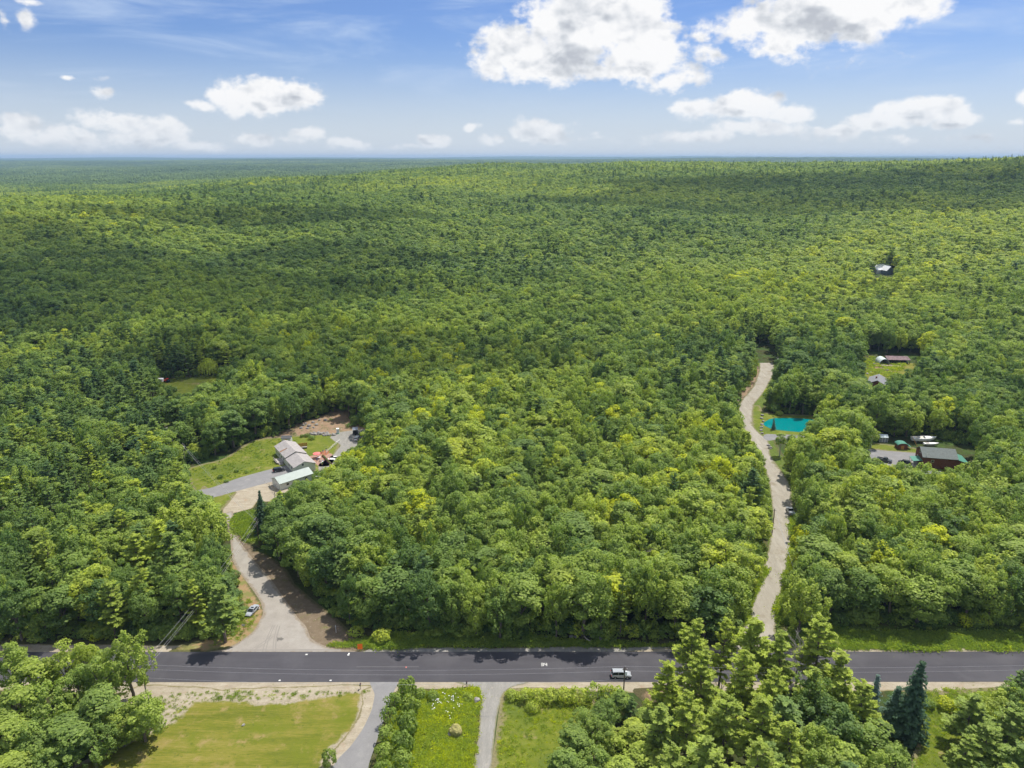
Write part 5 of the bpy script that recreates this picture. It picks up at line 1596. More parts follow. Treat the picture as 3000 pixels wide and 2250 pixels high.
# white rail fence
a, b = G(734, 953), G(705, 979)
ff = empty("rail_fence", (a.x, a.y, 0), label="white rail fence running down from the gravel pad to the patio", cat="fence")
dvec = b - a; n_ = 8
for i in range(n_ + 1):
    p = dvec * (i / n_); MB().box(p.x - .06, p.x + .06, p.y - .06, p.y + .06, 0, 1.15).build("post", M['trim'], ff)
for z in (.5, .95): MB().tube([(0, 0, z), (dvec.x, dvec.y, z)], .05, 4).build("rail", M['trim'], ff)
# stained lattice with planter
a, b = G(645, 966), G(663.7, 964)
lf_ = empty("lattice_screen", (a.x, a.y, 0), math.atan2((b - a).y, (b - a).x), label="orange-stained wooden screen behind the cream house", cat="screen")
L_ = (b - a).length
sl = MB()
for i in range(14): sl.box(i * L_ / 14 + .02, (i + 1) * L_ / 14 - .02, -.03, .03, .1, 1.7)
sl.build("slat_panel", M['lattice'], lf_)
for x in (0, L_ / 2, L_): MB().box(x - .06, x + .06, -.07, .07, 0, 1.8).build("post", M['lattice'], lf_)
P = G(658, 968)
pb = empty("planter_box", (P.x, P.y - .4, 0), R(12), label="low grey-topped planter box in front of the orange screen", cat="planter")
MB().box(-1.1, 1.1, -.35, .35, 0, .65).build("box_body", M['plastic'], pb); MB().box(-1.15, 1.15, -.4, .4, .65, .75).build("lid", M['deck'], pb)
# patio
P = G(685, 989)
pr = empty("parasol", (P.x, P.y, 0), label="open pink parasol on the patio behind the cream house", cat="parasol")
MB().tube([(0, 0, 0), (0, 0, 2.3)], .04, 6).build("pole", M['metal'], pr)
nn = 10; vs = [(0, 0, 2.55)] + [(1.6 * math.cos(2 * math.pi * k / nn), 1.6 * math.sin(2 * math.pi * k / nn), 2.0) for k in range(nn)] + [(1.6 * math.cos(2 * math.pi * k / nn), 1.6 * math.sin(2 * math.pi * k / nn), 1.82) for k in range(nn)]
MB().add(vs, [(0, 1 + k, 1 + (k + 1) % nn) for k in range(nn)] + [(1 + k, 11 + k, 11 + (k + 1) % nn, 1 + (k + 1) % nn) for k in range(nn)]).build("canopy", M['pink'], pr)
sheet("patio", [(668, 986), (690, 982), (716, 980), (722, 996), (712, 1006), (690, 1008), (678, 998)], .034, mat("brick_pavers", (.33, .20, .15), .9, noise=(2, .25)), .15, 70)
sheet("garden_bed", [(692, 976), (700, 973), (712, 975), (706, 983), (696, 984)], .036, mat("red_mulch", (.30, .12, .06), .95, noise=(3, .3)), .15, 71)


def chair(X, Y, col, label, ang=0):
    p = G(X, Y); o = empty("garden_chair", (p.x, p.y, .04), R(ang), label=label, cat="chair", group="garden chairs on the patio")
    MB().box(-.28, .28, -.28, .28, .40, .46).build("seat", col, o); MB().slab((-.28, .28, .44), (.28, .28, .44), (.28, .38, .98), (-.28, .38, .98), .04).build("backrest", col, o)
    for sx in (-.24, .24):
        for sy in (-.24, .24): MB().box(sx - .025, sx + .025, sy - .025, sy + .025, 0, .4).build("leg", col, o)


chair(685, 995, M['blue'], "dark blue patio chair nearest the cream house", 200)
chair(692, 997, M['bluegrey'], "grey-blue patio chair east of the white table", 90)
chair(697, 999, M['white2'], "white patio chair beside the raised bed", 20)
chair(694, 1002, M['white2'], "white patio chair at the south edge of the patio", 150)
P = G(689, 991)
tb = empty("patio_table", (P.x, P.y, .04), label="round white table on the patio just south of the pink parasol", cat="table")
MB().tube([(0, 0, .70), (0, 0, .74)], .75, 18).build("tabletop", M['white2'], tb); MB().tube([(0, 0, 0), (0, 0, .7)], .06, 8).build("leg", M['white2'], tb)
for i, (X, Y, c, l) in enumerate([(702, 992, 'clay', "large terracotta pot in the middle of the patio"), (698, 976, 'white2', "white flowerpot at the head of the mulched bed"), (705, 973, 'white2', "white pot with a plant beside the rail fence"), (693, 980, 'clay', "terracotta pot by the mulched bed"), (696, 1004, 'door', "yellow pot at the patio's south corner"), (676, 1001, 'white2', "white round tub against the cream house wall")]):
    p = G(X, Y); o = empty("plant_pot", (p.x, p.y, .04), label=l, cat="pot", group="pots around the patio")
    MB().tube([(0, 0, 0), (0, 0, .5)], [.26, .38], 12).build("pot_body", M[c], o)
    v, f_ = ICO[2]; MB().add(v * (.34, .34, .3) * (1 + .2 * np.sin(v[:, :1] * 9)) + (0, 0, .7), f_).build("plant", mat("pot_plant", (.09, .16, .03), .8), o)
a, b = G(697, 985), G(715, 1004)
rbx = empty("raised_bed", (a.x, a.y, .04), math.atan2((b - a).y, (b - a).x), label="long timber raised bed full of vegetables crossing the patio", cat="raised bed")
L_ = (b - a).length
MB().box(0, L_, -.45, .45, 0, .4).build("timber_frame", M['redwood'], rbx); MB().box(.08, L_ - .08, -.37, .37, .4, .42).build("soil", M['soil'], rbx)
vg = MB()
for i in range(18):
    v, f_ = ICO[1]; r_ = RNG.uniform(.16, .3); vg.add(v * (r_, r_, r_ * 1.2) + (L_ * (i + .5) / 18, RNG.uniform(-.2, .2), .55), f_)
vg.build("vegetables", mat("vegetable_leaves", (.13, .20, .04), .8), rbx)
P = G(716, 991)
tw = MB(); tw.slab((-1.6, -.8, .05), (1.6, -.8, .05), (1.4, .8, .05), (-1.4, .8, .05), .03).slab((-1.2, -.5, .085), (-.5, -.5, .085), (-.6, .5, .085), (-1.1, .5, .085), .03, 1).build("ground_tarp", [M['trim'], M['pink']], label="white and pink tarp spread beside the raised bed", cat="tarp").location = (P.x, P.y, 0)
P = G(724, 989)
co = empty("cool_box", (P.x, P.y, .04), R(15), label="white-lidded dark cool box on the gravel below the rail fence", cat="cool box")
MB().box(-.6, .6, -.35, .35, 0, .5).build("box_body", M['plastic'], co); MB().box(-.63, .63, -.38, .38, .5, .62).build("lid", M['white2'], co)
P = G(609, 954)
sdh = empty("satellite_dish", (P.x, P.y, 0), label="white satellite dish at the north corner of the cream house", cat="satellite dish")
MB().tube([(0, 0, 0), (0, 0, 1.1)], .05, 6).build("mast", M['metal'], sdh); MB().tube([(0, -.05, 1.3), (0, .1, 1.4)], [.25, .5], 14).build("dish", M['white2'], sdh)
for X, Y, c, l in [(687, 1033, 'white2', "white folding table behind the garage"), (691, 1039, 'blue', "blue plastic barrel behind the garage")]:
    p = G(X, Y)
    if c == 'blue':
        o = empty("barrel", (p.x, p.y, 0), label=l, cat="barrel"); MB().tube([(0, 0, 0), (0, 0, .3), (0, 0, .6), (0, 0, .9)], [.27, .31, .31, .27], 12).build("barrel_body", M['blue'], o); MB().tube([(0, 0, .9), (0, 0, .93)], .28, 12).build("lid", M['plastic'], o)
    else:
        o = empty("folding_table", (p.x, p.y, 0), label=l, cat="table"); MB().box(-.9, .9, -.4, .4, .7, .76).build("tabletop", M['white2'], o)
        for sx in (-.8, .8):
            for sy in (-.3, .3): MB().box(sx - .03, sx + .03, sy - .03, sy + .03, 0, .7).build("leg", M['metal'], o)

# ---- red barn and its yard
A_ = G(1995, 987, 4.6)
bn = empty("red_barn", (A_.x, A_.y, 0), R(-12.3), label="large red barn with grey-green roof and green side roofs", cat="barn")
gable(bn, 0, 12.2, 0, 9.2, 4.6, 7.0, M['redwood'], M['slateroof'], .4)
ln = MB().prism([(12.22, 0), (16.6, 0), (16.6, 2.9), (12.22, 4.2)], .4, 8.8, axis='y').build("lean_to", M['redwood'], bn)
MB().slab((12.25, 0, 4.45), (17.0, 0, 2.95), (17.0, 9.2, 2.95), (12.25, 9.2, 4.45), .1).build("lean_to_roof", M['green'], bn)
pc = MB().slab((-3.4, .2, 2.5), (-.02, .2, 3.0), (-.02, 5.2, 3.0), (-3.4, 5.2, 2.5), .1).build("porch_roof", M['green'], bn)
for y in (.4, 2.7, 5.0): MB().box(-3.3, -3.15, y - .07, y + .07, 0, 2.4).build("porch_post", M['trim'], bn)
MB().box(-3.6, -.05, .1, 5.3, .0, .25).build("porch_floor", M['deck'], bn)
MB().box(-.07, -.0, 1.6, 3.6, .25, 2.4).build("door", M['dark'], bn)
window(bn, 0, 6.6, 1.6, 1.0, 1.1, 'y', -1); window(bn, 0, 4.6, 4.6, 1.0, 1.0, 'y', -1)
window(bn, 3.5, 0, 2.6, .9, .9, 'x', -1)
MB().tube([(1.2, .3, 5.2), (1.2, .3, 5.9)], .1, 8).build("roof_vent", M['white2'], bn)
P = G(1949, 971)
rs = empty("red_shed", (P.x - 1.9, P.y, 0), R(-6), label="small red shed under a curved green roof beside the barn yard", cat="shed")
MB().prism([(0, 0), (3.8, 0), (3.8, 1.8)] + [(1.9 + 1.9 * math.cos(t), 1.8 + .8 * math.sin(t)) for t in np.linspace(0, math.pi, 9)] + [(0, 1.8)], 0, 3.4, axis='y').build("wall", M['redwood'], rs)
arc = [(1.9 + 2.1 * math.cos(t), 1.84 + .92 * math.sin(t)) for t in np.linspace(0, math.pi, 11)]; arc2 = [(1.9 + 2.2 * math.cos(t), 1.84 + 1.02 * math.sin(t)) for t in np.linspace(math.pi, 0, 11)]
rf = MB()
for i in range(10):
    a, b, c, d = arc[i], arc[i + 1], arc2[9 - i], arc2[10 - i]
    rf.prism([a, d, c, b][::-1], -.2, 3.6, axis='y')
rf.build("roof", M['green'], rs)
MB().slab((3.9, .1, 1.9), (5.6, .1, 1.1), (5.6, 3.2, 1.1), (3.9, 3.2, 1.9), .06).build("side_roof", M['green'], rs)
for y in (.3, 3.0): MB().box(5.4, 5.5, y - .05, y + .05, 0, 1.05).build("post", M['lattice'], rs)
MB().box(1.2, 2.4, -.05, 0, 0, 1.7).build("door", M['lattice'], rs)
P = G(1908, 955)
gh = empty("glazed_playhouse", (P.x - 1.7, P.y, 0), R(-4), label="white-framed glazed hut among the trees north of the parking area", cat="hut")
gable(gh, 0, 3.4, 0, 2.6, 2.1, 3.0, M['bluegrey'], M['quon'], .15)
for x in (0, 1.0, 1.3, 2.1, 2.4, 3.4): MB().box(x - .06, x + .06, -.07, .0, 0, 2.1).build("frame_post", M['trim'], gh)
for z in (.1, 1.05, 2.0): MB().box(0, 3.4, -.065, .0, z - .05, z + .05).build("frame_rail", M['trim'], gh)
P = G(2003, 962)
bt = empty("motor_boat", (P.x, P.y + 3.6, .6), R(-3), label="white motor boat stored on stands behind the red barn", cat="boat")
st = [(-4.2, [(-.9, .4), (0, .1), (.9, .4), (1.1, 1.3), (0, 1.32), (-1.1, 1.3)]), (-1, [(-1.0, .35), (0, 0), (1.0, .35), (1.25, 1.35), (0, 1.37), (-1.25, 1.35)]), (2, [(-.8, .4), (0, .05), (.8, .4), (1.1, 1.5), (0, 1.52), (-1.1, 1.5)]), (3.8, [(-.25, .8), (0, .5), (.25, .8), (.5, 1.65), (0, 1.66), (-.5, 1.65)]), (4.6, [(-.02, 1.4), (0, 1.3), (.02, 1.4), (.05, 1.75), (0, 1.76), (-.05, 1.75)])]
h_ = MB(); loft(h_, [(x * 1.15, [(y * 1.3, z * 1.2) for y, z in r_]) for x, r_ in st]); h_.build("hull", M['white2'], bt)
MB().box(-3.5, .4, -1.1, 1.1, 1.66, 1.70).build("cockpit_cover", mat("beige_boat_cover", (.62, .58, .50), .8), bt)
MB().slab((.4, -.9, 1.7), (1.3, -.8, 1.72), (1.3, .8, 1.72), (.4, .9, 1.7), .02).build("hatch", M['glass'], bt)
MB().slab((.5, -1.1, 1.7), (.5, 1.1, 1.7), (.1, 1.0, 2.3), (.1, -1.0, 2.3), .04).build("windscreen", M['glass'], bt)
for x in (-3, 2.4): MB().box(x - .15, x + .15, -.8, .8, -.6, .3).build("cradle", M['deck'], bt)
P = G(2012, 966)
b2 = empty("covered_dinghy", (P.x + .5, P.y + 1.6, .4), R(-3), label="smaller white dinghy stored between the motor boat and barn", cat="boat")
h_ = MB(); loft(h_, [(x * .7, [(y * .75, z * .6) for y, z in r_]) for x, r_ in st]); h_.build("hull", M['white2'], b2)
MB().box(-2.2, .2, -.7, .7, .78, .82).build("thwart", M['deck'], b2); MB().box(-2, 1.6, -.4, .4, -.4, .05).build("stand", M['deck'], b2)
P = G(1975, 966)
bm_ = empty("leaning_pole", (P.x, P.y, 0), label="yellow pole leaning beside the red barn's north corner", cat="pole")
MB().tube([(1.0, -1, 0), (-1.3, .6, 4.6)], .09, 6).build("shaft", M['lattice'], bm_); MB().tube([(-1.3, .6, 4.55), (-1.42, .68, 4.8)], .12, 6).build("cap", M['door'], bm_)
# the grey roofed house that the trees half hide
P = G(1966, 1020, 3.0)
gh2 = empty("grey_roofed_house", (P.x - 9, P.y - 7, 0), R(-6), label="grey-roofed house half hidden by trees in front of the parking area", cat="house")
gable(gh2, 0, 17, 0, 9, 3.0, 5.2, M['bluegrey'], M['greyroof'], .5)
MB().box(4.5, 5.3, 5.2, 6.0, 4.4, 5.8).build("chimney", M['earth'], gh2)
for x in (3, 7.5, 12.5): window(gh2, x, 0, 1.2, 1.3, 1.1, 'x', -1)
# ---- upper clearing
A_ = G(1888, 829.6, 3.0); B_ = G(1908, 830.6, 3.0); Rr_ = G(1907, 803, 5.0)
ang = math.degrees(math.atan2(Rr_.y - G(1900.6, 826, 5).y, Rr_.x - G(1900.6, 826, 5).x))
uh = empty("cabin", (B_.x + .5, B_.y - 1.5, 0), R(ang), label="dark red cabin with pale grey roof in the upper clearing", cat="cabin")
gable(uh, 0, 13, 0, 8.4, 2.9, 5.0, M['redwood'], M['greyroof'], .5)
MB().box(5, 6.0, 4.6, 5.4, 4.2, 5.7).build("chimney", M['redwood'], uh)
window(uh, 0, 4.2, 1.2, 1.2, 1.1, 'y', -1)
MB().slab((6.5, 1.0, 3.6), (11.5, 1.0, 3.6), (11.5, 3.4, 4.75), (6.5, 3.4, 4.75), .04).build("solar_panel", M['slate'], uh)
P = G(1909, 787)
qh = empty("hoop_shelter", (P.x - 2.6, P.y, 0), R(-4), label="white arched hoop shelter open at the front in the upper clearing", cat="shelter")
ao = [(2.9 + 2.9 * math.cos(t), 3.3 * math.sin(t)) for t in np.linspace(0, math.pi, 15)]; ai = [(2.9 + 2.75 * math.cos(t), 3.15 * math.sin(t)) for t in np.linspace(0, math.pi, 15)]
sk = MB()
for i in range(14): sk.prism([ao[i], ao[i + 1], ai[i + 1], ai[i]], 0, 7, axis='y')
sk.build("cover", M['quon'], qh)
MB().prism([(x, z) for x, z in ai], 6.9, 7.0, axis='y').build("end_wall", M['dark'], qh)
P = G(1919, 786)
ls = empty("pole_barn", (P.x, P.y + 1, 0), R(-5), label="long open shed with rusty purple roof beside the hoop shelter", cat="shed")
MB().slab((-.3, -.5, 2.4), (13, -.5, 2.4), (13, 4.8, 3.5), (-.3, 4.8, 3.5), .12).build("roof", M['purple'], ls)
MB().box(0, 12.7, 4.5, 4.7, 0, 3.35).build("back_wall", M['dark'], ls)
for x in (0.1, 3.2, 6.4, 9.6, 12.6): MB().box(x - .1, x + .1, -.1, .1, 0, 2.4).build("post", M['dark'], ls)
MB().box(10.8, 11.6, .3, 1.0, 0, 1.3).build("barrel", M['blue'], ls)
a, b = G(1904, 791), G(1946, 793)
sw = MB()
for i in range(34):
    p = a + (b - a) * ((i + RNG.random()) / 34); sw.rock((p.x, p.y + RNG.normal() * .3, .3), (.7, .5, .45), RNG, n=2)
sw.build("stone_wall", M['earth'], label="low rubble stone wall below the rusty shed", cat="wall")
# ---- far houses
P = GT(1911, 592)
fh = empty("white_farmhouse", (P.x - 8, P.y, P.z - 1), R(18), label="distant house with bright white metal roof in the east wood", cat="house")
fm = mat("white_metal_roof", (.78, .79, .80), .4); gable(fh, 0, 17, 0, 10, 5, 9.5, M['whitewall'], fm, .5); 
rot = empty("wing", (0, 0, 0)); rot.parent = fh; rot.location = (5, 1, 0); rot.rotation_euler = (0, 0, R(-90)); gable(rot, 0, 8, 0, 8, 5, 8.6, M['bluegrey'], fm, .4)
MB().box(3, 4.2, 5.5, 6.5, 8.2, 11.5).build("chimney", M['earth'], fh)
P = GT(2140, 384)
f2 = empty("hillside_house", (P.x - 12, P.y, P.z), R(8), label="far grey-blue house with a reddish dormer on the east hillside", cat="house")
gable(f2, 0, 22, 0, 12, 7, 12, M['bluegrey'], mat("faded_grey_roof", (.30, .31, .35), .8), .5); MB().prism([(14, 10), (20, 10), (17, 14.5)], -1, 6, axis='y').build("dormer", M['redwood'], f2)
# ---- far meadow
P = G(349, 827)
tr = empty("camper_trailer", (P.x - 3, P.y, 0), R(3), label="long white camper trailer on the far west meadow", cat="trailer")
MB().box(-4, 4, -1.2, 1.2, .5, 2.5).build("camper_body", M['white2'], tr, bevel=.25)
for x in (-2.4, 0, 2.4): window(tr, x, -1.2, 1.3, 1.0, .6, 'x', -1)
for s in (-1, 1): MB().tube([(0, s * 1.1, .4), (0, s * 1.25, .4)], .4, 12).build("wheel", M['tyre'], tr)
P = G(361, 826)
tt = empty("red_tractor", (P.x, P.y, 0), R(170), label="small red tractor beside the white camper trailer", cat="tractor")
MB().box(-.2, 1.6, -.4, .4, .7, 1.4).build("hood", M['red'], tt, bevel=.1); MB().box(-1.0, -.2, -.5, .5, .9, 1.1).build("seat", M['blue'], tt); MB().box(-1.1, .2, -.6, .6, 2.1, 2.2).build("canopy", M['red'], tt)
for s in (-1, 1):
    MB().tube([(-.7, s * .6, .7), (-.7, s * .9, .7)], .7, 14).build("wheel", M['tyre'], tt); MB().tube([(1.2, s * .5, .4), (1.2, s * .7, .4)], .4, 12).build("wheel", M['tyre'], tt)
    for x in (-1.0, .1): MB().tube([(x, s * .5, 1.0), (x, s * .5, 2.1)], .04, 5).build("canopy_post", M['plastic'], tt)

# ---- stones
def stone(X, Y, s, label, m='stone', group=None, flat=.7, name="boulder"):
    p = G(X, Y); mb = MB(); mb.rock((0, 0, s * flat * .35), (s, s * RNG.uniform(.7, 1), s * flat), RNG)
    o = mb.build(name, M[m], smooth=False, label=label, cat="boulder", group=group); o.location = (p.x, p.y, 0); o.rotation_euler = (0, 0, RNG.uniform(0, 6)); return o


bo = stone(984, 1584, 1.55, "large lichen-covered boulder in the middle of the weedy lawn", 'moss', flat=.9)
stone(971, 1587, .6, "white stone against the west side of the lichen-covered boulder", flat=.8)
stone(1030, 1515, .95, "pale boulder at the corner of the weedy lawn by the gravel lane", flat=.7)
stone(1002, 1511, .55, "small pinkish stone among the white flowers of the weedy lawn", flat=.7)
stone(528, 1561, .45, "single stone lying on the west lawn", flat=.7) if False else stone(526, 1572 - 5, .35, "single pale stone lying on the wide west lawn", flat=.7)
stone(624, 975, .5, "grey stone on the lawn west of the cream house", flat=.6)
stone(703, 909, .9, "grey boulder on the cleared slope behind the homestead", flat=.9)
for i in range(26):
    t = i / 25; X = 672 + 50 * t + RNG.normal() * 2.2; Y = 938 - 3 * math.sin(t * 5) + RNG.normal() * 2.0
    stone(X, Y, RNG.uniform(.4, 1.0), f"{['grey','pale','rough','flat'][i % 4]} rock of the stone heap along the back lawn, {ORD[min(i, 19)] if i < 20 else ORD[25 - i] + ' last'} from its west end", group="rocks of the stone heap along the back lawn")
for i in range(9):
    X, Y = [(655, 919), (660, 916), (668, 921), (676, 913), (684, 918), (664, 926), (690, 908), (651, 925), (678, 924)][i]
    stone(X, Y, RNG.uniform(.6, 1.1), f"{ORD[i]} rock from the west on the cleared slope above the stone heap", group="rocks on the cleared slope")
for i in range(7):
    stone(1646 + RNG.normal(), 898 + i * 6.5, .75, f"dark kerb boulder between gravel road and pond, {ORD[i]} from the north", group="boulders lining the pond grass")
for i, (X, Y) in enumerate([(1660, 963), (1664, 969)]): stone(X, Y, .9, ["upper", "lower"][i] + " pale boulder at the corner below the pond driveway", group="boulders below the pond driveway")
for i, (X, Y, s) in enumerate([(337, 943, .9), (343, 944, 1.0), (350, 942, .9), (341, 948, .7), (344, 914, .9), (346, 908, .8), (393, 860, 1.0), (404, 866, .8), (311, 880, .9), (362, 840, .7), (366, 834, .6)]):
    stone(X, Y, s, f"white quarry stone near the west meadow track, {ORD[i]} in a loose chain", group="white stones near the west meadow")
for i, (X, Y) in enumerate([(1868, 812), (1873, 808), (1880, 805), (1893, 802), (1917, 800), (1925, 805), (1866, 816), (1888, 787)]):
    stone(X, Y, .8, f"pale stone around the upper clearing's cabin, {ORD[i]} from its west corner", group="stones around the cabin")
for i, (X, Y, s) in enumerate([(1297, 1382, .9), (1180, 1378, .6), (1172, 1378, .5), (1235, 1376, .6), (1245, 1377, .5)]):
    stone(X, Y, s, f"grey ditch rock below the central wood, {ORD[i]} of five", group="rocks in the ditch below the central wood")
for i, (a, b) in enumerate([((1270, 1366), (1277, 1378)), ((1276, 1380), (1292, 1379)), ((1268, 1384), (1280, 1392)), ((1262, 1378), (1270, 1386))]):
    A_, B_ = G(*a), G(*b)
    o = MB().tube([(A_.x, A_.y, .5), ((A_.x + B_.x) / 2, (A_.y + B_.y) / 2, .45), (B_.x, B_.y, .2)], [.12, .10, .07], 6).build("fallen_log", M['log'], label=["longest", "level", "lowest", "shortest"][i] + " bleached log in the ditch below the central wood", cat="log", group="bleached logs in the ditch")
# a fallen branch over the side road
A_, B_ = G(541, 1184), G(563, 1186)
MB().tube([(A_.x, A_.y, .12), (A_.x + 2, A_.y + .5, .15), (B_.x, B_.y, .2)], [.05, .08, .1], 5).tube([(A_.x + 2, A_.y + .5, .15), (A_.x + 1.2, A_.y + 1.4, .1)], [.06, .03], 5).build("fallen_branch", M['dpole'], label="dark fallen branch lying across the worn side road's edge", cat="branch")

# ---- poles and wires
def upole(x, y, h, m, label, trafo=0, rz=0, arm=True):
    o = empty("utility_pole", (x, y, 0), rz, label=label, cat="utility pole")
    MB().tube([(0, 0, -.3), (0, 0, h * .5), (0, 0, h)], [.17, .145, .11], 8).build("shaft", m, o)
    if arm:
        MB().box(-.55, .55, -.05, .05, h - .75, h - .65).build("crossarm", m, o)
        for x_ in (-.5, .5, 0):
            MB().tube([(x_, 0, h - .65 if x_ else h), (x_, 0, h - .45 if x_ else h + .2)], [.05, .035], 6).build("insulator", M['white2'], o)
    if trafo:
        MB().tube([(.32, -.1, h - 2.1), (.32, -.1, h - 1.2)], .24, 12).build("transformer", M['white2'], o)
    return Vector((x, y, h))


def wire(a, b, sag, label, group, rad=.022):
    pts = [a.lerp(b, t) - Vector((0, 0, sag * 4 * t * (1 - t))) for t in np.linspace(0, 1, 25)]
    MB().tube(pts, rad, 4).build("power_line", M['wire'], label=label, cat="power line", group=group)


q1 = G(305, 1437, 10.5); q2 = G(1350, 1440, 10.5)
p1 = upole(q1.x, q1.y, 10.5, M['pole'], "pale utility pole with white transformer at the southwest roadside", 1, .3)
p2 = upole(q2.x, q2.y, 10.5, M['dpole'], "dark utility pole standing in front of the silver sport utility vehicle", 1, 0)
f3 = G(560, 1176); p3 = upole(f3.x, f3.y, 9.5, M['dpole'], "brown utility pole beside the worn side road near the dark spruce")
f4 = G(401, 1003); p4 = upole(f4.x, f4.y, 9.0, M['pole'], "pale utility pole with light box at the homestead lawn's west end", 1)
f5 = G(1676, 803); p5 = upole(f5.x, f5.y, 9.0, M['pole'], "utility pole at the upper bend of the gravel road", 1)
f6 = G(288, 903); p6 = upole(f6.x, f6.y, 9.0, M['pole'], "utility pole by the far west meadow track")
f7 = G(1700, 1345); p7 = upole(G(1762, 1352, 9.5).x, G(1762, 1352, 9.5).y, 9.5, M['dpole'], "utility pole behind the pale pines at the gravel road mouth")
p8v = G(1674, 1098, 9.5); p8 = upole(p8v.x, p8v.y, 9.5, M['dpole'], "utility pole in the trees beside the gravel road near the pickup")
p9 = upole(131, p2.y + 1, 10.5, M['dpole'], "utility pole east along the road past the dark spruces")
up = Vector((0, 0, 1))
for i, (dz, dx) in enumerate([(.1, 0), (-1.1, .3), (-3.4, .1)]):
    wire(p1 + up * dz + Vector((dx, .1, 0)), p2 + up * dz, 1.3 if i < 2 else 1.6, ["upper", "middle", "lowest"][i] + " wire over the asphalt road between the two roadside poles", "wires along the asphalt road")
for i, dz in enumerate((.1, -1.1)):
    wire(p2 + up * dz, p9 + up * dz, .8, ["upper", "lower"][i] + " wire running east from the dark pole past the pines", "wires along the asphalt road, east")
    wire(p9 + up * dz, Vector((230, p2.y + 3, 10.4 + dz)), 1.2, ["upper", "lower"][i] + " wire over the road's far east end", "wires along the asphalt road, far east")
for i, (dz, dx) in enumerate([(.1, 0), (-.9, .35), (-1.3, .6)]):
    wire(p1 + up * dz + Vector((dx, 0, 0)), p3 + up * dz + Vector((dx, 0, 0)), 1.6, ["upper", "middle", "lower"][i] + " wire slanting from the transformer pole up the side road", "wires up the side road")
    wire(p3 + up * dz, p4 + up * dz, 1.2, ["upper", "middle", "lower"][i] + " wire from the side road pole to the homestead pole", "wires to the homestead")
    wire(p8 + up * dz + Vector((dx, 0, 0)), p7 + up * dz + Vector((dx, 0, 0)), 1.4, ["upper", "middle", "lower"][i] + " wire crossing the gravel road down to the pines", "wires beside the gravel road")
# ---- signs and mailboxes
P = G(778, 1405)
sg = empty("road_work_sign", (P.x, P.y, 0), R(6), label="bright orange road work sign on the brown verge", cat="sign")
MB().add([(-.62, 0, .35), (.62, 0, .35), (.62, .25, 1.75), (-.62, .25, 1.75)], [(0, 1, 2, 3)]).build("sign_face", M['orange'], sg)
for s in (-1, 1): MB().tube([(s * .5, -.05, 0), (s * .3, .3, .9)], .03, 4).tube([(s * .5, .8, 0), (s * .3, .3, .9)], .03, 4).build("stand_leg", M['metal'], sg)
for X, Y, lab in [(778.5, 1489, "black mailbox on a post by the curved driveway"), (1008, 1485, "black mailbox on a post by the gravel lane")]:
    P = G(X, Y); mbx = empty("mailbox", (P.x, P.y, 0), label=lab, cat="mailbox")
    MB().box(-.05, .05, -.05, .05, 0, 1.1).build("post", M['dark'], mbx)
    MB().prism([(-.16, 1.1), (.16, 1.1), (.16, 1.28)] + [(.16 * math.cos(t), 1.28 + .12 * math.sin(t)) for t in np.linspace(0, math.pi, 7)] + [(-.16, 1.28)], -.15, .5, axis='y').build("box_body", M['black'], mbx)
    MB().box(.16, .18, .1, .3, 1.2, 1.45).build("flag", M['red'], mbx)
P = G(716, 1374.5 - 8)
P = G(715.5, 1371) ; P = G(734, 1360) if False else G(715, 1352)
for X, Y, h, lab, plate in [(984 * .7373 + .6, 1854 * .7373, 2.3, "white marker post by the dirt bank east of the side road", False), (715.7 * .7373, 1853 * .7373, 2.3, "grey-backed street sign on a wooden post by the side road mouth", True), (742.6 * .7373, 1297.5 * .7373, .01, "x", None)]:
    if plate is None: continue
    P = G(X, Y); o = empty("marker_post" if not plate else "street_sign", (P.x, P.y, 0), label=lab, cat="sign" if plate else "post")
    MB().tube([(0, 0, 0), (0, 0, h)], .05 if not plate else .06, 6).build("post", M['white2'] if not plate else M['rust'], o)
    if plate: MB().box(-.38, .38, -.09, -.06, h - .35, h + .25).build("sign_plate", M['sign'], o)
    else: MB().box(-.09, .09, -.06, -.05, h - .5, h - .1).build("reflector", M['lens'], o)
P = G(759 * .7373, 1784 * .7373)
pc = empty("plastic_bucket", (P.x, P.y, .03), label="white upturned bucket on the pull-off beside the silver sedan", cat="bucket")
MB().tube([(0, 0, 0), (0, 0, .42)], [.26, .2], 12).build("bucket_body", M['white2'], pc); MB().tube([(0, 0, .42), (0, 0, .46)], .15, 12).build("base_rim", M['clay'], pc)
# ---- paint on the road
def mark(name, quads_, m, label=None):
    mb = MB()
    for x0, y0, x1, y1 in quads_: mb.add([(x0, y0, 0), (x1, y0, 0), (x1, y1, 0), (x0, y1, 0)], [(0, 1, 2, 3)])
    return mb.build(name, m, kind="structure")


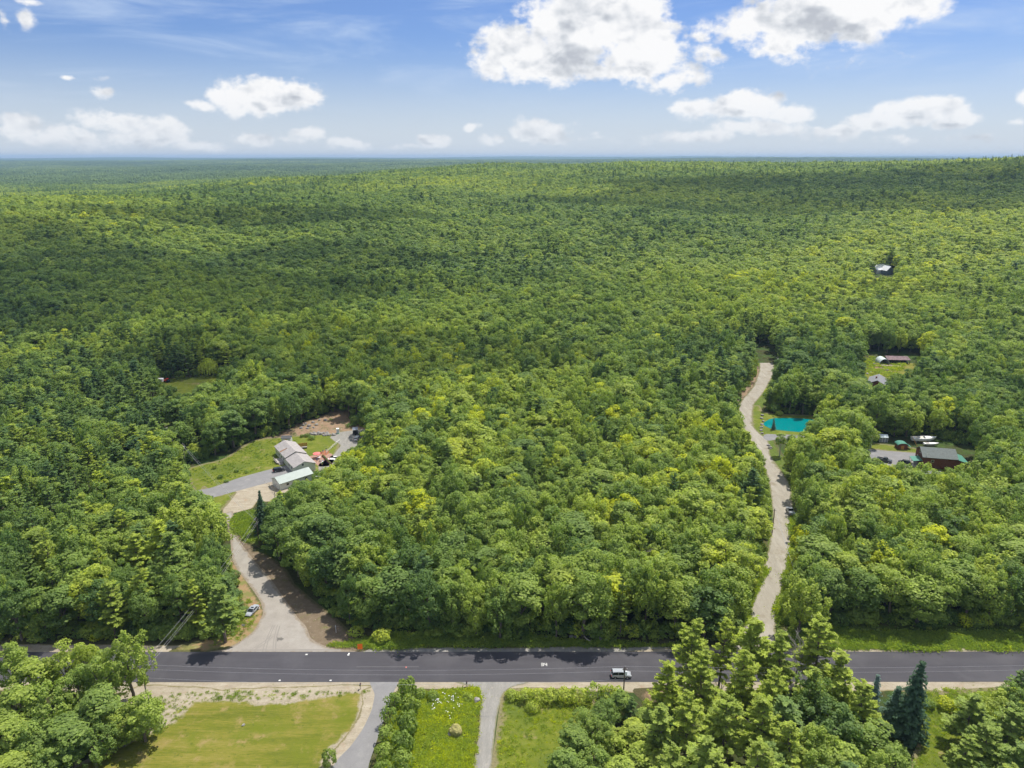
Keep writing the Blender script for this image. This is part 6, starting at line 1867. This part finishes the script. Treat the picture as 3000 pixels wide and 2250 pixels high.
P = G(1176, 1436)
three = [(0, .9, .62, 1.08), (0, .45, .62, .6), (0, 0, .62, .16), (.5, 0, .66, 1.08)]
four = [(.85, .45, .99, 1.08), (.85, .36, 1.5, .52), (1.3, 0, 1.44, 1.08)]
o = mark("road_number", three + four, M['roadpaint']); o.location = (P.x - .8, P.y - .5, .056)
for i, (X, Y, w_, h_) in enumerate([(753, 1413.5, .5, .9), (714, 1470, .55, .35), (604, 1470, .5, .4), (662, 1414, .6, .4)]):
    P = G(X, Y); o = mark("road_mark", [(0, 0, w_, h_ * .42), (.1, h_ * .55, w_ * .95, h_)], M['roadpaint']); o.location = (P.x - w_ / 2, P.y - h_ / 2, .058)
P = G(876, 1442.5); o = mark("survey_dot", [(0, 0, .3, .3)], M['pinkpaint']); o.location = (P.x, P.y, .058)
for i, (X0, X1, Y) in enumerate([(770, 905, 1441)]):
    a, b = G(X0, Y), G(X1, Y - .8); o = mark("paving_seam", [(0, 0, b.x - a.x, .09)], M['pinkpaint'] if False else mat("pale_seam", (.20, .195, .195), .9)); o.location = (a.x, a.y, .057)
# ---- bare trees
def deadtree(X, Y, h, label, seed, foot=False):
    P = G(X, Y) if foot else G(X, Y, h); tv, tf = bare(seed, h)
    o = empty("dead_tree", (P.x, P.y, 0), label=label, cat="tree"); link("trunk", rawmesh("trunk", tv, tf, DEADWOOD), o)


deadtree(1738, 1352, 17, "bare grey dead tree between the pale pines by the road", 41)
deadtree(1732, 1374, 15, "second bare dead tree with forked top beside the grey dead tree", 42)
deadtree(1640, 1532, 12, "bleached dead branches sticking out of the pine grove", 43)
deadtree(592, 1085, 10, "leafless sapling at the sandy yard's edge beside the dark spruce", 44, True)
deadtree(1384, 1180 - 22, 16, "pale dead treetop in the middle of the central wood", 45)
for i, (X, Y) in enumerate([(1560, 1445), (1610, 1470), (1700, 1455)]): deadtree(X, Y, 9, f"grey dead snag inside the pine grove, {ORD[i]} from the west", 50 + i)
# small shrubs on the homestead lawn
for i, (X, Y, h, r, lab) in enumerate([(464, 1012, 2.0, .9, "pale pointed bush at the west end of the homestead lawn"), (476, 1033, 1.6, 1.1, "dark low bush in the southwest of the homestead lawn"), (511, 1019, 1.2, 1.0, "low bush with pale flowers on the homestead lawn"), (533, 1022, 1.3, .9, "round bush with red mulch on the homestead lawn"), (490, 1041, 1.0, 1.1, "flat bush nearest the paved driveway"), (664, 943, 1.6, 1.3, "spreading fruit bush behind the cream house, northern one"), (673, 949, 1.8, 1.5, "spreading fruit bush behind the cream house, southern one"), (653, 944, 1.2, .9, "small bush beside the white shed")]):
    P = G(X, Y); c, tr, H0, R0, _ = LIB['shrub'][i % 5]
    o = empty("garden_bush", (P.x, P.y, 0), i, label=lab, cat="bush"); o.scale = (r / R0, r / R0, h / H0); cr = link("foliage", c, o); cr['tone'] = [.75, .1, .5, .4, .35, .3, .3, .4][i]; link("stem", tr, o)
# white flowers in the weedy lawn
fl = []
fme = MB()
for i in range(60):
    X, Y = [(942, 1512), (948, 1516), (960, 1510), (975, 1518), (990, 1524), (985, 1508), (935, 1530), (968, 1545)][i % 8]
    P = G(X + RNG.normal() * 5, Y + RNG.normal() * 5); s = RNG.uniform(.08, .17); v, f_ = ICO[1]; fme.add(v * (s, s, s * .6) + (P.x, P.y, RNG.uniform(.35, .8)), f_)
fme.build("wild_flowers", M['white2'], kind="stuff", label="white wild flowers in the weedy lawn")
